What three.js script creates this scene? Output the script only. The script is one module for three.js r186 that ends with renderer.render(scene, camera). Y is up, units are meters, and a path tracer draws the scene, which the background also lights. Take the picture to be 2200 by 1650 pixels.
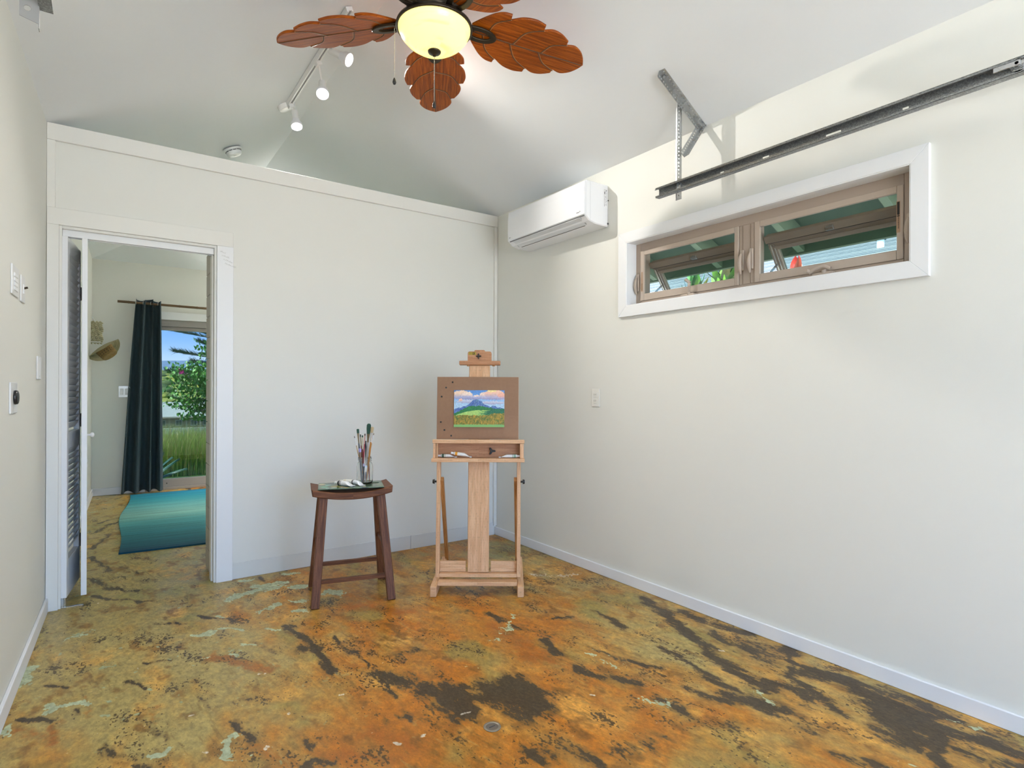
import * as THREE from 'three';
import { mergeGeometries } from 'three/addons/utils/BufferGeometryUtils.js';
import { RectAreaLightUniformsLib } from 'three/addons/lights/RectAreaLightUniformsLib.js';
import { RoundedBoxGeometry } from 'three/addons/geometries/RoundedBoxGeometry.js';

// ------------------------------------------------------------------ camera, sky, sun, exposure
const scene = new THREE.Scene();
const YAW = 0.6124, W = 2.8813, EAVE = 2.6067, RIDGE_X = 1.4407, RIDGE_Y = 3.207, FAR_Z = -3.85, FRONT_Z = 6.5;
const SKEW = -0.0319;                                   // the left wall runs x = SKEW * z
const leftX = (z) => SKEW * z;
const camera = new THREE.PerspectiveCamera(67.5495, 2200 / 1650, 0.02, 9000);
camera.position.set(0.2713, 1.2, 3.9366);
camera.rotation.order = 'YXZ';
camera.rotation.set(0, -YAW, 0.0037);
camera.setViewOffset(2200, 1650, 0.93, -9.41, 2200, 1650);
camera.updateProjectionMatrix();

const renderer = new THREE.WebGLRenderer();
renderer.toneMapping = THREE.LinearToneMapping;
renderer.toneMappingExposure = 1.2;
renderer.shadowMap.enabled = true;

RectAreaLightUniformsLib.init();
const OUT = 7.0;                                        // daylight level
const SPOT = 3, FAN = .18, ADDED_FILL = 75, ADDED_FAR = 8.5;                            // lamp levels (candela), added fill lamps last
{
  const w = 16, h = 256, d = new Float32Array(w * h * 4);
  const stops = [[-90, .34, .36, .34], [0, .9, 1, 1.1], [1.5, .7, .88, 1.08], [4, .3, .58, 1.05], [7, .17, .44, 1], [20, .26, .46, .84], [90, .28, .42, .67]];
  for (let j = 0; j < h; j++) {
    const e = (j + .5) / h * 180 - 90;
    let k = 0; while (k < stops.length - 2 && e > stops[k + 1][0]) k++;
    const [a, b] = [stops[k], stops[k + 1]], t = Math.min(1, Math.max(0, (e - a[0]) / (b[0] - a[0])));
    for (let i = 0; i < w; i++) { for (let c = 0; c < 3; c++) d[(j * w + i) * 4 + c] = (k === 0 ? a[c + 1] : a[c + 1] + (b[c + 1] - a[c + 1]) * t); d[(j * w + i) * 4 + 3] = 1; }
  }
  const t = new THREE.DataTexture(d, w, h, THREE.RGBAFormat, THREE.FloatType);
  t.mapping = THREE.EquirectangularReflectionMapping; t.magFilter = THREE.LinearFilter; t.needsUpdate = true;
  scene.background = t; scene.environment = t;
  scene.backgroundIntensity = OUT; scene.environmentIntensity = OUT;
}
const sun = new THREE.DirectionalLight(new THREE.Color(1, .955, .88), 4.4 * OUT);
sun.position.set(-46, 55, 5); sun.target.position.set(0, 0, 0);
sun.castShadow = true; sun.shadow.mapSize.set(4096, 4096);
Object.assign(sun.shadow.camera, { left: -60, right: 60, top: 60, bottom: -60, near: 1, far: 200 });
scene.add(sun, sun.target);

// ------------------------------------------------------------------ small helpers
let seed = 20417;
const rnd = () => { seed = (seed * 1664525 + 1013904223) >>> 0; return seed / 4294967296; };
const rr = (a, b) => a + (b - a) * rnd();
const V = (x, y, z) => new THREE.Vector3(x, y, z);
const NT = new Float32Array(65536).map(() => rnd());
const vn = (x, y) => {
  const xi = Math.floor(x), yi = Math.floor(y); let fx = x - xi, fy = y - yi; fx = fx * fx * (3 - 2 * fx); fy = fy * fy * (3 - 2 * fy);
  const x0 = xi & 255, x1 = (xi + 1) & 255, y0 = (yi & 255) << 8, y1 = ((yi + 1) & 255) << 8;
  const a = NT[y0 + x0], b = NT[y0 + x1], c = NT[y1 + x0], d = NT[y1 + x1];
  return a + (b - a) * fx + (c - a) * fy + (a - b - c + d) * fx * fy;
};
const fbm = (x, y, n = 4) => { let s = 0, a = .5, t = 0; for (let i = 0; i < n; i++) { s += a * vn(x + i * 37.3, y + i * 17.7); t += a; x *= 2.03; y *= 2.03; a *= .5; } return s / t; };
const ss = (a, b, x) => { const t = Math.min(1, Math.max(0, (x - a) / (b - a))); return t * t * (3 - 2 * t); };
const mix3 = (a, b, t) => [a[0] + (b[0] - a[0]) * t, a[1] + (b[1] - a[1]) * t, a[2] + (b[2] - a[2]) * t];
function tex(w, h, fn, srgb = true, rep) {
  const d = new Uint8Array(w * h * 4);
  for (let j = 0; j < h; j++) for (let i = 0; i < w; i++) {
    const c = fn(i, j), o = (j * w + i) * 4;
    if (typeof c === 'number') d[o] = d[o + 1] = d[o + 2] = Math.max(0, Math.min(255, c)); else for (let k = 0; k < 3; k++) d[o + k] = Math.max(0, Math.min(255, c[k]));
    d[o + 3] = 255;
  }
  const t = new THREE.DataTexture(d, w, h);
  t.magFilter = THREE.LinearFilter; t.minFilter = THREE.LinearMipmapLinearFilter; t.generateMipmaps = true;
  t.wrapS = t.wrapT = THREE.RepeatWrapping; if (srgb) t.colorSpace = THREE.SRGBColorSpace;
  if (rep) t.repeat.set(rep[0], rep[1]);
  t.needsUpdate = true; return t;
}
const rgb = (r, g, b) => new THREE.Color().setRGB(r, g, b);
const hex = (s) => new THREE.Color(s);
const mat = (color, roughness = .6, o = {}) => new THREE.MeshPhysicalMaterial({ color: color.isColor ? color : hex(color), roughness, ...o });
const names = {};
const numbered = (n) => { names[n] = (names[n] ?? -1) + 1; return names[n] ? n + '_' + String(names[n]).padStart(3, '0') : n; };
const lit = (m) => { m.castShadow = m.receiveShadow = true; return m; };
const merge = (g) => { if (!Array.isArray(g)) return g; if (g.length === 1) return g[0]; return mergeGeometries(g.map((q) => { const n = q.index ? q.toNonIndexed() : q; for (const k of Object.keys(n.attributes)) if (!['position', 'normal', 'uv'].includes(k)) n.deleteAttribute(k); return n; })); };
function mesh(name, geo, m, parent) { const o = lit(new THREE.Mesh(merge(geo), m)); o.name = name; parent.add(o); return o; }
function tag(o, label, category, group) { o.userData = { label, category }; if (group) o.userData.group = group; return o; }
function thing(name, label, category, p = [0, 0, 0], turn = 0, group) { const o = new THREE.Group(); o.name = numbered(name); scene.add(o); o.position.set(...p); o.rotation.y = turn; return tag(o, label, category, group); }
function solo(name, geo, m, label, category, group) { const o = mesh(numbered(name), geo, m, scene); return tag(o, label, category, group); }
function struct(name, geo, m, label, parent) { const o = mesh(name, geo, m, parent ?? scene); if (!parent) o.userData = { kind: 'structure', label, category: name.split('_')[0] }; return o; }
// planar uv in metres, u along the chosen axis
function uvm(g, axis = 'x') {
  const p = g.attributes.position, n = g.attributes.normal, uv = new Float32Array(p.count * 2);
  for (let i = 0; i < p.count; i++) {
    const q = { x: p.getX(i), y: p.getY(i), z: p.getZ(i) }, a = { x: Math.abs(n.getX(i)), y: Math.abs(n.getY(i)), z: Math.abs(n.getZ(i)) };
    const top = a.x >= a.y && a.x >= a.z ? 'x' : a.y >= a.z ? 'y' : 'z';
    const rest = ['x', 'y', 'z'].filter((k) => k !== top); const u = rest.includes(axis) ? axis : rest[0], v = rest.find((k) => k !== u);
    uv[i * 2] = q[u]; uv[i * 2 + 1] = q[v] + q[top] * .37;
  }
  g.setAttribute('uv', new THREE.BufferAttribute(uv, 2)); return g;
}
// box by limits, with a small bevel
function bx(x0, x1, y0, y1, z0, z1, r = .002, axis) {
  const w = x1 - x0, h = y1 - y0, d = z1 - z0, rad = Math.min(r, w / 2.2, h / 2.2, d / 2.2);
  const g = rad > 0 ? new RoundedBoxGeometry(w, h, d, 1, rad) : new THREE.BoxGeometry(w, h, d);
  g.translate((x0 + x1) / 2, (y0 + y1) / 2, (z0 + z1) / 2);
  return uvm(g, axis ?? (w >= h && w >= d ? 'x' : h >= d ? 'y' : 'z'));
}
// rectangular frame in the (z, y) plane between x0 and x1: bottom, top, left and right widths; pieces butt without overlap
const frameX = (x0, x1, y0, y1, z0, z1, b, t, l, r, e = .003) => [bx(x0, x1, y0, y1, z0, z0 + l, e), bx(x0, x1, y0, y1, z1 - r, z1, e), bx(x0, x1, y0, y0 + b, z0 + l, z1 - r, e), bx(x0, x1, y1 - t, y1, z0 + l, z1 - r, e)];
const frameZ = (z0, z1, y0, y1, x0, x1, b, t, l, r, e = .003) => [bx(x0, x0 + l, y0, y1, z0, z1, e), bx(x1 - r, x1, y0, y1, z0, z1, e), bx(x0 + l, x1 - r, y0, y0 + b, z0, z1, e), bx(x0 + l, x1 - r, y1 - t, y1, z0, z1, e)];
function bar(a, b, w, d, r = .002, up = V(0, 0, 1)) {       // square bar from a to b: w along side, d along up
  const dir = b.clone().sub(a), L = dir.length(), g = bx(-w / 2, w / 2, 0, L, -d / 2, d / 2, r, 'y');
  dir.normalize(); const side = V().crossVectors(dir, up).normalize(), u2 = V().crossVectors(side, dir);
  return g.applyMatrix4(new THREE.Matrix4().makeBasis(side, dir, u2).setPosition(a));
}
const cyl = (a, b, r0, r1 = r0, n = 16) => {
  const dir = b.clone().sub(a), L = dir.length(), g = new THREE.CylinderGeometry(r1, r0, L, n); g.translate(0, L / 2, 0);
  return g.applyQuaternion(new THREE.Quaternion().setFromUnitVectors(V(0, 1, 0), dir.normalize())).translate(a.x, a.y, a.z);
};
const lathe = (pts, n = 40) => new THREE.LatheGeometry(pts.map((p) => new THREE.Vector2(p[0], p[1])), n);
const tubeOf = (pts, r, n = 24, k = 8) => new THREE.TubeGeometry(new THREE.CatmullRomCurve3(pts.map((p) => V(...p))), n, r, k);
const shapeOf = (pts) => new THREE.Shape(pts.map((p) => new THREE.Vector2(p[0], p[1])));
const rectHole = (x0, x1, y0, y1) => new THREE.Path([[x0, y0], [x1, y0], [x1, y1], [x0, y1]].map((p) => new THREE.Vector2(...p)));
const circHole = (x, y, r, n = 10) => { const p = new THREE.Path(); p.absarc(x, y, r, 0, Math.PI * 2, true); p.curveSegments = n; return p; };
const ext = (shape, depth, bevel = 0, seg = 8) => new THREE.ExtrudeGeometry(shape, { depth, bevelEnabled: bevel > 0, bevelSize: bevel, bevelThickness: bevel, bevelOffset: -bevel, bevelSegments: 1, curveSegments: seg });
// grid surface from f(u,v) -> [x,y,z]
function grid(nu, nv, f, close = false) {
  const p = [], uv = [], ix = [];
  for (let j = 0; j <= nv; j++) for (let i = 0; i <= nu; i++) { p.push(...f(i / nu, j / nv)); uv.push(i / nu, j / nv); }
  for (let j = 0; j < nv; j++) for (let i = 0; i < nu; i++) { const a = j * (nu + 1) + i, b = a + 1, c = a + nu + 1, d = c + 1; ix.push(a, b, d, a, d, c); }
  const g = new THREE.BufferGeometry(); g.setAttribute('position', new THREE.Float32BufferAttribute(p, 3)); g.setAttribute('uv', new THREE.Float32BufferAttribute(uv, 2)); g.setIndex(ix); g.computeVertexNormals(); return g;
}
const place = (g, m) => g.applyMatrix4(m);
const glow = (color, k) => new THREE.MeshStandardMaterial({ color: 0x222222, emissive: color, emissiveIntensity: k, roughness: .5 });

// ------------------------------------------------------------------ materials
const orange = tex(256, 256, (i, j) => 120 + 50 * fbm(i / 5, j / 5, 3) + 60 * fbm(i / 60, j / 60, 3), false);
const M = {};
M.wall = mat(rgb(.80, .797, .735), .55, { bumpMap: orange, bumpScale: .0012 });
M.ceil = mat(rgb(.84, .865, .875), .8, { bumpMap: orange, bumpScale: .001 });
M.trim = mat(rgb(.82, .81, .75), .42);
M.white = mat(rgb(.86, .87, .87), .4);
M.plastic = mat(rgb(.87, .87, .85), .3, { clearcoat: .2 });
M.acwhite = mat(rgb(.9, .91, .93), .25, { clearcoat: .35, clearcoatRoughness: .2 });
M.acgrey = mat(rgb(.72, .735, .75), .4);
M.base = mat(rgb(.84, .85, .87), .45);
M.cove = mat(rgb(.72, .725, .69), .5);
M.dark = mat(rgb(.015, .015, .016), .35);
M.slot = mat(rgb(.06, .06, .06), .6);
M.taupe = mat(rgb(.43, .345, .275), .45);
M.taupe2 = mat(rgb(.50, .41, .33), .42);
M.steel = mat(rgb(.56, .57, .57), .38, { metalness: .85, roughnessMap: tex(128, 128, (i, j) => 90 + 150 * fbm(i / 6, j / 6, 3), false) });
{ const g = tex(256, 256, (i, j) => { const v = 120 + 95 * fbm(i / 7, j / 7, 3) + 40 * vn(i / 2.2, j / 2.2); return [v, v + 1, v + 1]; }); g.repeat.set(8, 8);
  M.galv = mat(rgb(.62, .63, .63), .42, { metalness: .75, map: g }); }
M.bronze = mat(rgb(.045, .033, .02), .38, { metalness: .6 });
M.chrome = mat(rgb(.7, .7, .68), .2, { metalness: 1 });
M.brass = mat(rgb(.62, .46, .1), .35, { metalness: .7 });
function woodTex(a, b, c, k = 1) {                        // u is along the grain; 1 m by 0.25 m
  return tex(1024, 256, (i, j) => {
    const y = j + 10 * (fbm(i / 210, j / 40, 2) - .5), g = fbm(i / 70, y / 2.2 * k, 4), r = .5 + .5 * Math.sin(y * .22 * k + 9 * fbm(i / 240, y / 26, 3));
    let q = mix3(a, b, ss(.25, .8, g)); q = mix3(q, c, .45 * r * ss(.2, .7, fbm(i / 150 + 9, j / 12, 3))); const s = vn(i / 16, j / 1.05) > .8 ? .9 : 1; return q.map((v) => v * s);
  }, true, [1, 4]);
}
M.beech = mat(rgb(1, 1, 1), .55, { map: woodTex([236, 194, 150], [220, 170, 126], [204, 150, 106], .7) });
M.beech2 = mat(rgb(1, 1, 1), .55, { map: woodTex([196, 146, 106], [176, 122, 84], [158, 104, 68], 1) });
M.beech3 = mat(rgb(1, 1, 1), .5, { map: woodTex([205, 150, 92], [176, 118, 62], [160, 100, 52], .8) });
M.walnut = mat(rgb(1, 1, 1), .5, { map: woodTex([132, 86, 56], [98, 59, 36], [64, 35, 21], 1), specularIntensity: .5 });
M.fanwood = mat(rgb(1, 1, 1), .4, { map: woodTex([180, 94, 14], [136, 62, 6], [82, 32, 4], 1.4), specularIntensity: .55 });
M.vein = mat(rgb(.10, .04, .012), .5);
M.bamboo = mat(rgb(1, 1, 1), .5, { map: woodTex([130, 98, 62], [92, 66, 40], [70, 48, 30], 1) });
M.glass = new THREE.MeshPhysicalMaterial({ color: rgb(.33, .345, .35), transmission: 1, roughness: 0, thickness: 0, ior: 1.45 });
M.sashglass = new THREE.MeshPhysicalMaterial({ color: rgb(.74, .8, .76), transmission: 1, roughness: 0, thickness: 0, ior: 1.45 });
M.screen = new THREE.MeshPhysicalMaterial({ color: rgb(.8, .81, .8), transmission: 1, roughness: 0, thickness: 0, ior: 1.02, specularIntensity: 0 });
M.jar = new THREE.MeshPhysicalMaterial({ color: rgb(.97, .98, .96), transmission: 1, roughness: .03, thickness: .003, ior: 1.45 });

// ------------------------------------------------------------------ floor: stained and sealed concrete, mapped in metres
const DARK = [
[1,.029,2.78,1.65,2.7,1.93],[1,.029,2.66,1.97,2.57,2.23,2.47,2.4,2.44,2.55,2.43,2.64],[.8,.013,2.42,1.66,2.39,1.92],[.7,.016,2.18,1.6,2.27,1.64],[.9,.021,2.37,2.16,2.37,2.28,2.33,2.42,2.32,2.52,2.32,2.56],[.85,.08,2.71,2.39,2.72,2.49],[.9,.024,2.72,2.17,2.66,2.32],[.8,.032,2.81,2.17,2.83,2.28],[.95,.042,2.27,2.6,2.33,2.77],[.9,.04,2.49,2.63,2.54,2.76,2.45,2.79],[.9,.025,2.86,2.5,2.62,2.65,2.54,2.81],[1,.049,2.71,2.66,2.77,2.77,2.73,2.94,2.74,3.07],[.85,.033,2.82,2.91,2.8,3.13],[1,.062,2.68,2.96,2.54,3.08],[1,.047,2.67,3.07,2.51,3.12],[1,.022,2.67,3.14,2.56,3.17,2.44,3.23],[.8,.039,2.69,3.13,2.73,3.23,2.74,3.36],[.7,.04,2.61,3.27,2.66,3.38],[1,.074,1.53,2.06,1.61,2.16],[1,.051,1.64,2.02,1.54,2.24],[1,.035,1.37,2.02,1.5,2.06],[.9,.018,1.97,1.78,1.93,1.94],[.85,.025,1.91,2.08,1.98,2.21,2.04,2.32],[.7,.016,2.11,2.01,2.15,2.16,2.21,2.28],[.9,.026,2.01,2.44,2.04,2.56],[.85,.028,1.42,2.42,1.46,2.48],[.8,.04,1.52,2.48,1.56,2.6],[.6,.035,1.66,2.59,1.8,2.62],[.55,.022,2.08,2.73,2.07,2.86],[.8,.024,2.23,3.02,2.28,3.12],[.8,.032,2.8,1.94,2.81,2.07],[.8,.018,1.93,1.37,1.94,1.49],[.6,.022,1.95,1.56,2.03,1.76],[.75,.019,2.18,2.46,2.21,2.6],[.8,.018,2.53,2.85,2.48,2.93],[.5,.023,2.28,2.75,2.29,2.93],[.95,.017,1.01,.92,1.05,1.23,1.05,1.5],[.7,.008,1.17,1.16,1.19,1.62,1.19,1.85],[.85,.038,1.19,1.62,1.27,1.77],[1,.045,1.31,1.87,1.41,2.0],[1,.052,1.34,2.01,1.36,2.1],[.75,.011,.65,.52,.81,.71],[.75,.013,.19,-.13,.33,.02,.48,.16],[.7,.02,.17,-.53,.28,-.25,.4,-.1],[.9,.008,.02,1.23,.12,1.3],[.7,.009,.34,1.13,.4,1.22],[.7,.008,.0,.78,.05,.81],[.7,.008,.07,.98,.14,1.03],[.8,.02,.27,1.6,.3,1.66],[.6,.024,.64,1.71,.67,1.83],[.6,.032,.8,1.87,.84,1.95],[.8,.016,.79,2.06,.86,2.1],[.7,.013,.35,1.78,.38,1.8],[.6,.025,.84,1.04,.89,1.19],[.6,.022,.99,1.22,1.03,1.22],[.75,.036,1.35,1.53,1.4,1.53],[.6,.02,1.8,1.23,1.84,1.28],[.5,.01,.17,1.27,.23,1.39],[.45,.011,.56,1.43,.6,1.52],[.5,.018,.63,1.52,.73,1.55],[.5,.009,.44,.5,.6,.62],[.5,.008,.4,.97,.5,1.02],[.55,.016,.4,1.51,.43,1.66],[.55,.025,1.13,2.0,1.24,2.07],[.7,.015,.17,-1.07,.28,-.65],[.5,.012,.32,-.74,.44,-.48],[.5,.029,.96,-.07,1.07,.11]];
const MINT = [
[1,.041,.85,.34,.94,.3,1.1,.31],[.9,.032,.99,.23,1.17,.24],[.9,.027,1.19,.09,1.25,.1],[.9,.023,.95,.06,1.02,.08],[1,.023,1.18,.37,1.25,.37],[1,.038,1.34,.57,1.37,.61],[.85,.031,.94,.66,1.03,.6],[.85,.018,1.12,.58,1.18,.62],[.8,.023,1.11,.75,1.15,.77],[.9,.021,.64,.78,.69,.79],[.7,.014,.73,.75,.82,.84],[.7,.016,.11,.48,.15,.49],[.6,.011,.16,.47,.2,.48],[.95,.021,.11,1.2,.15,1.19,.19,1.21],[.6,.012,.07,1.23,.11,1.23],[.9,.022,-.01,.91,.0,.77],[.8,.017,-.02,1.3,.0,1.25],[.95,.02,.61,1.79,.6,1.86],[.7,.006,.58,1.88,.64,1.91],[.95,.02,.4,1.74,.43,1.73],[.8,.01,.71,1.1,.74,1.13],[.6,.01,.62,1.06,.65,1.06],[.8,.016,.93,.93,.97,.96],[.7,.012,.74,.58,.77,.62],[.7,.011,.79,1.03,.82,1.06],[.6,.016,.68,1.56,.72,1.58],[.6,.033,2.07,2.02,2.07,2.16],[.55,.019,1.96,2.42,2.02,2.49],[.5,.015,2.39,2.63,2.33,2.77],[.5,.016,2.4,3.11,2.38,3.16],[.6,.022,1.79,1.66,2.04,1.46],[.5,.018,2.79,3.22,2.78,3.14],[.5,.026,1.55,1.83,1.58,1.87]];
const SCUFF = [
[.6,.049,2.51,.98,2.59,1.09,2.76,1.15],[.5,.022,2.66,.89,2.53,1.14],[1,.006,1.07,2.12,1.08,2.14],[1,.006,1.16,2.14,1.17,2.14],[1,.008,2.57,2.33,2.58,2.34],[.9,.006,.79,1.36,.81,1.37],[.9,.005,.52,1.55,.53,1.55],[.9,.005,.82,1.73,.82,1.74],[.7,.006,1.01,1.72,1.03,1.72],[.9,.004,.53,1.81,.54,1.82],[.9,.005,.7,1.91,.71,1.9],[.7,.009,1.34,2.1,1.37,2.11],[.9,.004,1.82,2.28,1.83,2.29],[.8,.006,.23,.01,.23,.02]];
const RUST = [
[.9,.03,.66,1.07,.83,1.35],[.7,.02,.12,1.33,.11,1.47],[.6,.024,.01,1.3,.11,1.41],[.5,.012,.19,1.16,.22,1.35],[.5,.012,.41,1.41,.41,1.52],[.6,.075,1.36,.83,1.59,1.1],[.6,.07,1.85,1.52,1.87,1.81],[.7,.057,1.8,1.86,1.87,1.94],[.6,.072,1.83,2.36,1.77,2.52],[.6,.063,.99,2.0,1.13,2.18],[.6,.053,.85,2.06,1.04,2.2],[.5,.045,1.95,2.62,2.03,2.66],[.5,.073,2.29,1.59,2.19,1.93],[.5,.045,.67,1.86,.72,2.01],[.4,.042,2.01,2.37,2.25,2.41]];
const PALE = [
[.8,.101,1.72,2.28,1.76,2.43],[.6,.065,1.64,1.89,1.75,1.97],[.7,.053,2.45,2.42,2.39,2.52],[.6,.045,2.59,3.12,2.67,3.12],[.6,.033,2.65,3.18,2.65,3.29],[.5,.05,2.02,2.78,2.12,2.93],[.4,.05,1.25,2.03,1.26,2.1],[.5,.06,2.44,2.94,2.4,3.04]];
const TONE = [[.3,-.6,-.25],[.6,-.9,-.25],[.5,-.3,-.1],[.2,-1.1,-.3],[.8,-.5,-.2],[.13,.66,.2],[.4,.54,.1],[.43,-.27,.15],[.67,.35,.25],[.12,1.32,.45],[.06,1.5,.55],[.36,1.65,.35],[.64,1.49,.35],[.89,1.29,.45],[1.16,1.06,.8],[1.23,.28,.7],[1.5,1.15,.95],[1.52,1.62,.9],[1.11,1.73,.55],[.91,1.89,.7],[1.13,2.11,.95],[.97,2.16,.85],[1.83,1.53,.85],[2.09,1.56,.75],[1.59,1.93,.8],[1.28,2.29,.85],[1.78,2.27,1.0],[1.55,2.41,.9],[1.79,2.51,.85],[2.05,2.38,.6],[2.11,1.91,.55],[2.49,1.84,.45],[2.51,1.25,.5],[2.69,.68,.4],[2.28,.54,.4],[2.39,2.22,.25],[2.38,2.47,.3],[2.02,2.63,.75],[2.03,2.81,.65],[2.34,2.89,.55],[2.3,3.05,.6],[2.75,2.57,.45],[2.82,2.91,.4],[2.75,3.17,.6],[2.68,3.32,.55],[.75,-.92,.0],[.33,-1.7,.05],[.65,1.02,.25],[.9,.74,.4],[2.06,.26,.65],[1.59,.19,.6]];
const FX = -.35, FZ = -1.2, FWX = 3.3, FWZ = 4.7;
const concrete = (() => {
  const N = 2048, layer = () => new Float32Array(N * N);
  const px = (x) => (x - FX) / FWX * N, pz = (z) => (z - FZ) / FWZ * N;
  function paint(list, spread, warp = 1) {
    const L = layer();
    for (const [st, w, ...c] of list) for (let k = 0; k + 3 < c.length; k += 2) {
      const [ax, az, bx_, bz] = c.slice(k, k + 4), h = w * spread + .004, R = h * 2.6;
      const i0 = Math.max(0, px(Math.min(ax, bx_) - R) | 0), i1 = Math.min(N - 1, px(Math.max(ax, bx_) + R) | 0), j0 = Math.max(0, pz(Math.min(az, bz) - R) | 0), j1 = Math.min(N - 1, pz(Math.max(az, bz) + R) | 0);
      const dx = bx_ - ax, dz = bz - az, l2 = dx * dx + dz * dz + 1e-9;
      for (let j = j0; j <= j1; j++) for (let i = i0; i <= i1; i++) {
        const x = FX + i / N * FWX, z = FZ + j / N * FWZ, wx = x + warp * (.035 * (vn(x * 26, z * 15) - .5) + .012 * (vn(x * 80, z * 60) - .5)), wz = z + warp * .06 * (vn(x * 22 + 50, z * 12) - .5);
        const t = Math.min(1, Math.max(0, ((wx - ax) * dx + (wz - az) * dz) / l2)), d = Math.hypot(wx - ax - dx * t, wz - az - dz * t), v = st * Math.max(0, 1.15 - d / h * .62);
        if (v > L[j * N + i]) L[j * N + i] = v;
      }
    }
    return L;
  }
  const D = paint(DARK, 1.2, .8), Mi = paint(MINT, 1.05), Wh = paint(SCUFF, .6, .15), Ru = paint(RUST, 1), Pa = paint(PALE, 1);
  // slow blend between olive and orange from the tone points
  const G = 96, tone = new Float32Array(G * G);
  for (let j = 0; j < G; j++) for (let i = 0; i < G; i++) {
    const x = FX + (i + .5) / G * FWX, z = FZ + (j + .5) / G * FWZ; let s = 0, w = 0;
    for (const [tx, tz, k] of TONE) { const q = 1 / (Math.pow((x - tx) ** 2 + (z - tz) ** 2, 1.3) + .004); s += q * k; w += q; }
    tone[j * G + i] = s / w;
  }
  const tn = (i, j) => { const x = Math.min(G - 1.01, Math.max(0, i / N * G - .5)), y = Math.min(G - 1.01, Math.max(0, j / N * G - .5)), a = x | 0, b = y | 0, fx = x - a, fy = y - b, o = b * G + a; return (tone[o] * (1 - fx) + tone[o + 1] * fx) * (1 - fy) + (tone[o + G] * (1 - fx) + tone[o + G + 1] * fx) * fy; };
  const gloss = new Uint8Array(N * N);
  const col = tex(N, N, (i, j) => {
    const x = FX + i / N * FWX, z = FZ + j / N * FWZ, o = j * N + i;
    const big = fbm(x * 2.6, z * 1.7, 4), mid = fbm(x * 11 + 7, z * 6, 4), fine = fbm(x * 60, z * 46, 3), streak = fbm(x * 26 - z * 5, z * 5 + x * 4, 3), grit = NT[(i * 131 + j * 7919) & 65535];
    let k = tn(i, j) - .06 + .7 * (big - .5) + .6 * (mid - .5) + .25 * (streak - .5);
    let c = mix3([172, 152, 90], [186, 114, 30], ss(.1, .95, k));
    c = mix3(c, [146, 138, 78], .7 * ss(.56, .78, fbm(x * 5 + 31, z * 3 + 9, 4)));                    // green-grey cloud
    c = mix3(c, [218, 164, 76], .7 * ss(.58, .8, fbm(x * 7 + 80, z * 5 + 3, 4)));                      // honey cloud
    c = mix3(c, [152, 84, 20], .7 * ss(.25, .9, Ru[o] * (.5 + fine)));
    c = mix3(c, [226, 166, 76], .8 * ss(.2, .9, Pa[o] * (.55 + .8 * mid)));
    c = mix3(c, [124, 82, 28], .6 * ss(.6, .8, fbm(x * 16 + 3, z * 11 + 40, 4)));                      // brown mottling
    const scr = fbm(x * 70 - z * 14 + 3 * big, z * 9 + x * 12, 4), torn = fbm(x * 34 + 5, z * 10 + 2, 4), tiny = fbm(x * 150, z * 95, 3);
    const worn = ss(.45, .7, fbm(x * 4 + 12, z * 3 + 5, 3)); c = mix3(c, [120, 92, 44], .4 * worn * ss(.6, .76, scr)); c = mix3(c, [188, 168, 110], .3 * worn * ss(.38, .26, scr));
    const edge = D[o] + 1.1 * (torn - .5) + .7 * (tiny - .5) + .45 * (scr - .5) + .4 * (mid - .5), dk = D[o] > .02 ? ss(.62, .74, edge) : 0;
    c = mix3(c, [104, 80, 42], .55 * ss(.3, .66, edge) * ss(.02, .2, D[o]));
    c = mix3(c, [46 + 26 * tiny + 12 * grit, 37 + 22 * tiny + 11 * grit, 25 + 16 * tiny + 9 * grit], .94 * dk * (.78 + .3 * fine));
    if (dk < .3) c = mix3(c, [62, 48, 28], .8 * ss(.62, .7, .5 * fbm(x * 12 + 140, z * 7 + 60, 4) + .5 * tiny + .16 * (torn - .5)));   // loose specks of black stain
    const mt = Mi[o] > .02 ? ss(.57, .62, Mi[o] + 1.0 * (fbm(x * 24 + 40, z * 17 + 8, 4) - .5) + .7 * (tiny - .5)) : 0; c = mix3(c, [178, 190, 158], .92 * mt);
    c = mix3(c, [160, 172, 136], .85 * ss(.79, .82, fbm(x * 22 + 11, z * 16 + 71, 4)) * ss(1.5, .4, x));
    const wt = Wh[o] > .02 ? ss(.5, .8, Wh[o] + 1.1 * (tiny - .5) + .5 * (torn - .5)) : 0; c = mix3(c, [214, 206, 192], .85 * wt);
    if (vn(x * 90 + 5, z * 80) > .988) c = mix3(c, [214, 208, 190], .8);
    const s = .74 + .3 * fine + .24 * tiny + .12 * (grit - .5);
    gloss[o] = 255 * Math.min(1, .3 + .22 * (mid - .3) + .2 * mt + .1 * fine + .22 * wt);
    return c.map((v) => v * s);
  });
  const g2 = new Uint8Array(1024 * 1024);
  const rough = tex(1024, 1024, (i, j) => gloss[(j * 2) * N + i * 2], false);
  col.wrapS = col.wrapT = rough.wrapS = rough.wrapT = THREE.MirroredRepeatWrapping;
  return { col, rough };
})();
M.floor = mat(rgb(1, 1, 1), 1, { map: concrete.col, roughnessMap: concrete.rough, bumpMap: concrete.rough, bumpScale: .0006, specularIntensity: .75 });
{
  const g = new THREE.BoxGeometry(3.6, .12, FRONT_Z + 4.2); g.translate(1.45, -.06, (FRONT_Z - 4.2) / 2 + .15);
  const p = g.attributes.position, uv = g.attributes.uv; for (let i = 0; i < p.count; i++) uv.setXY(i, (p.getX(i) - FX) / FWX, (p.getZ(i) - FZ) / FWZ);
  struct('floor', g, M.floor, 'stained and sealed concrete floor with orange, olive and black marks');
}

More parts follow.
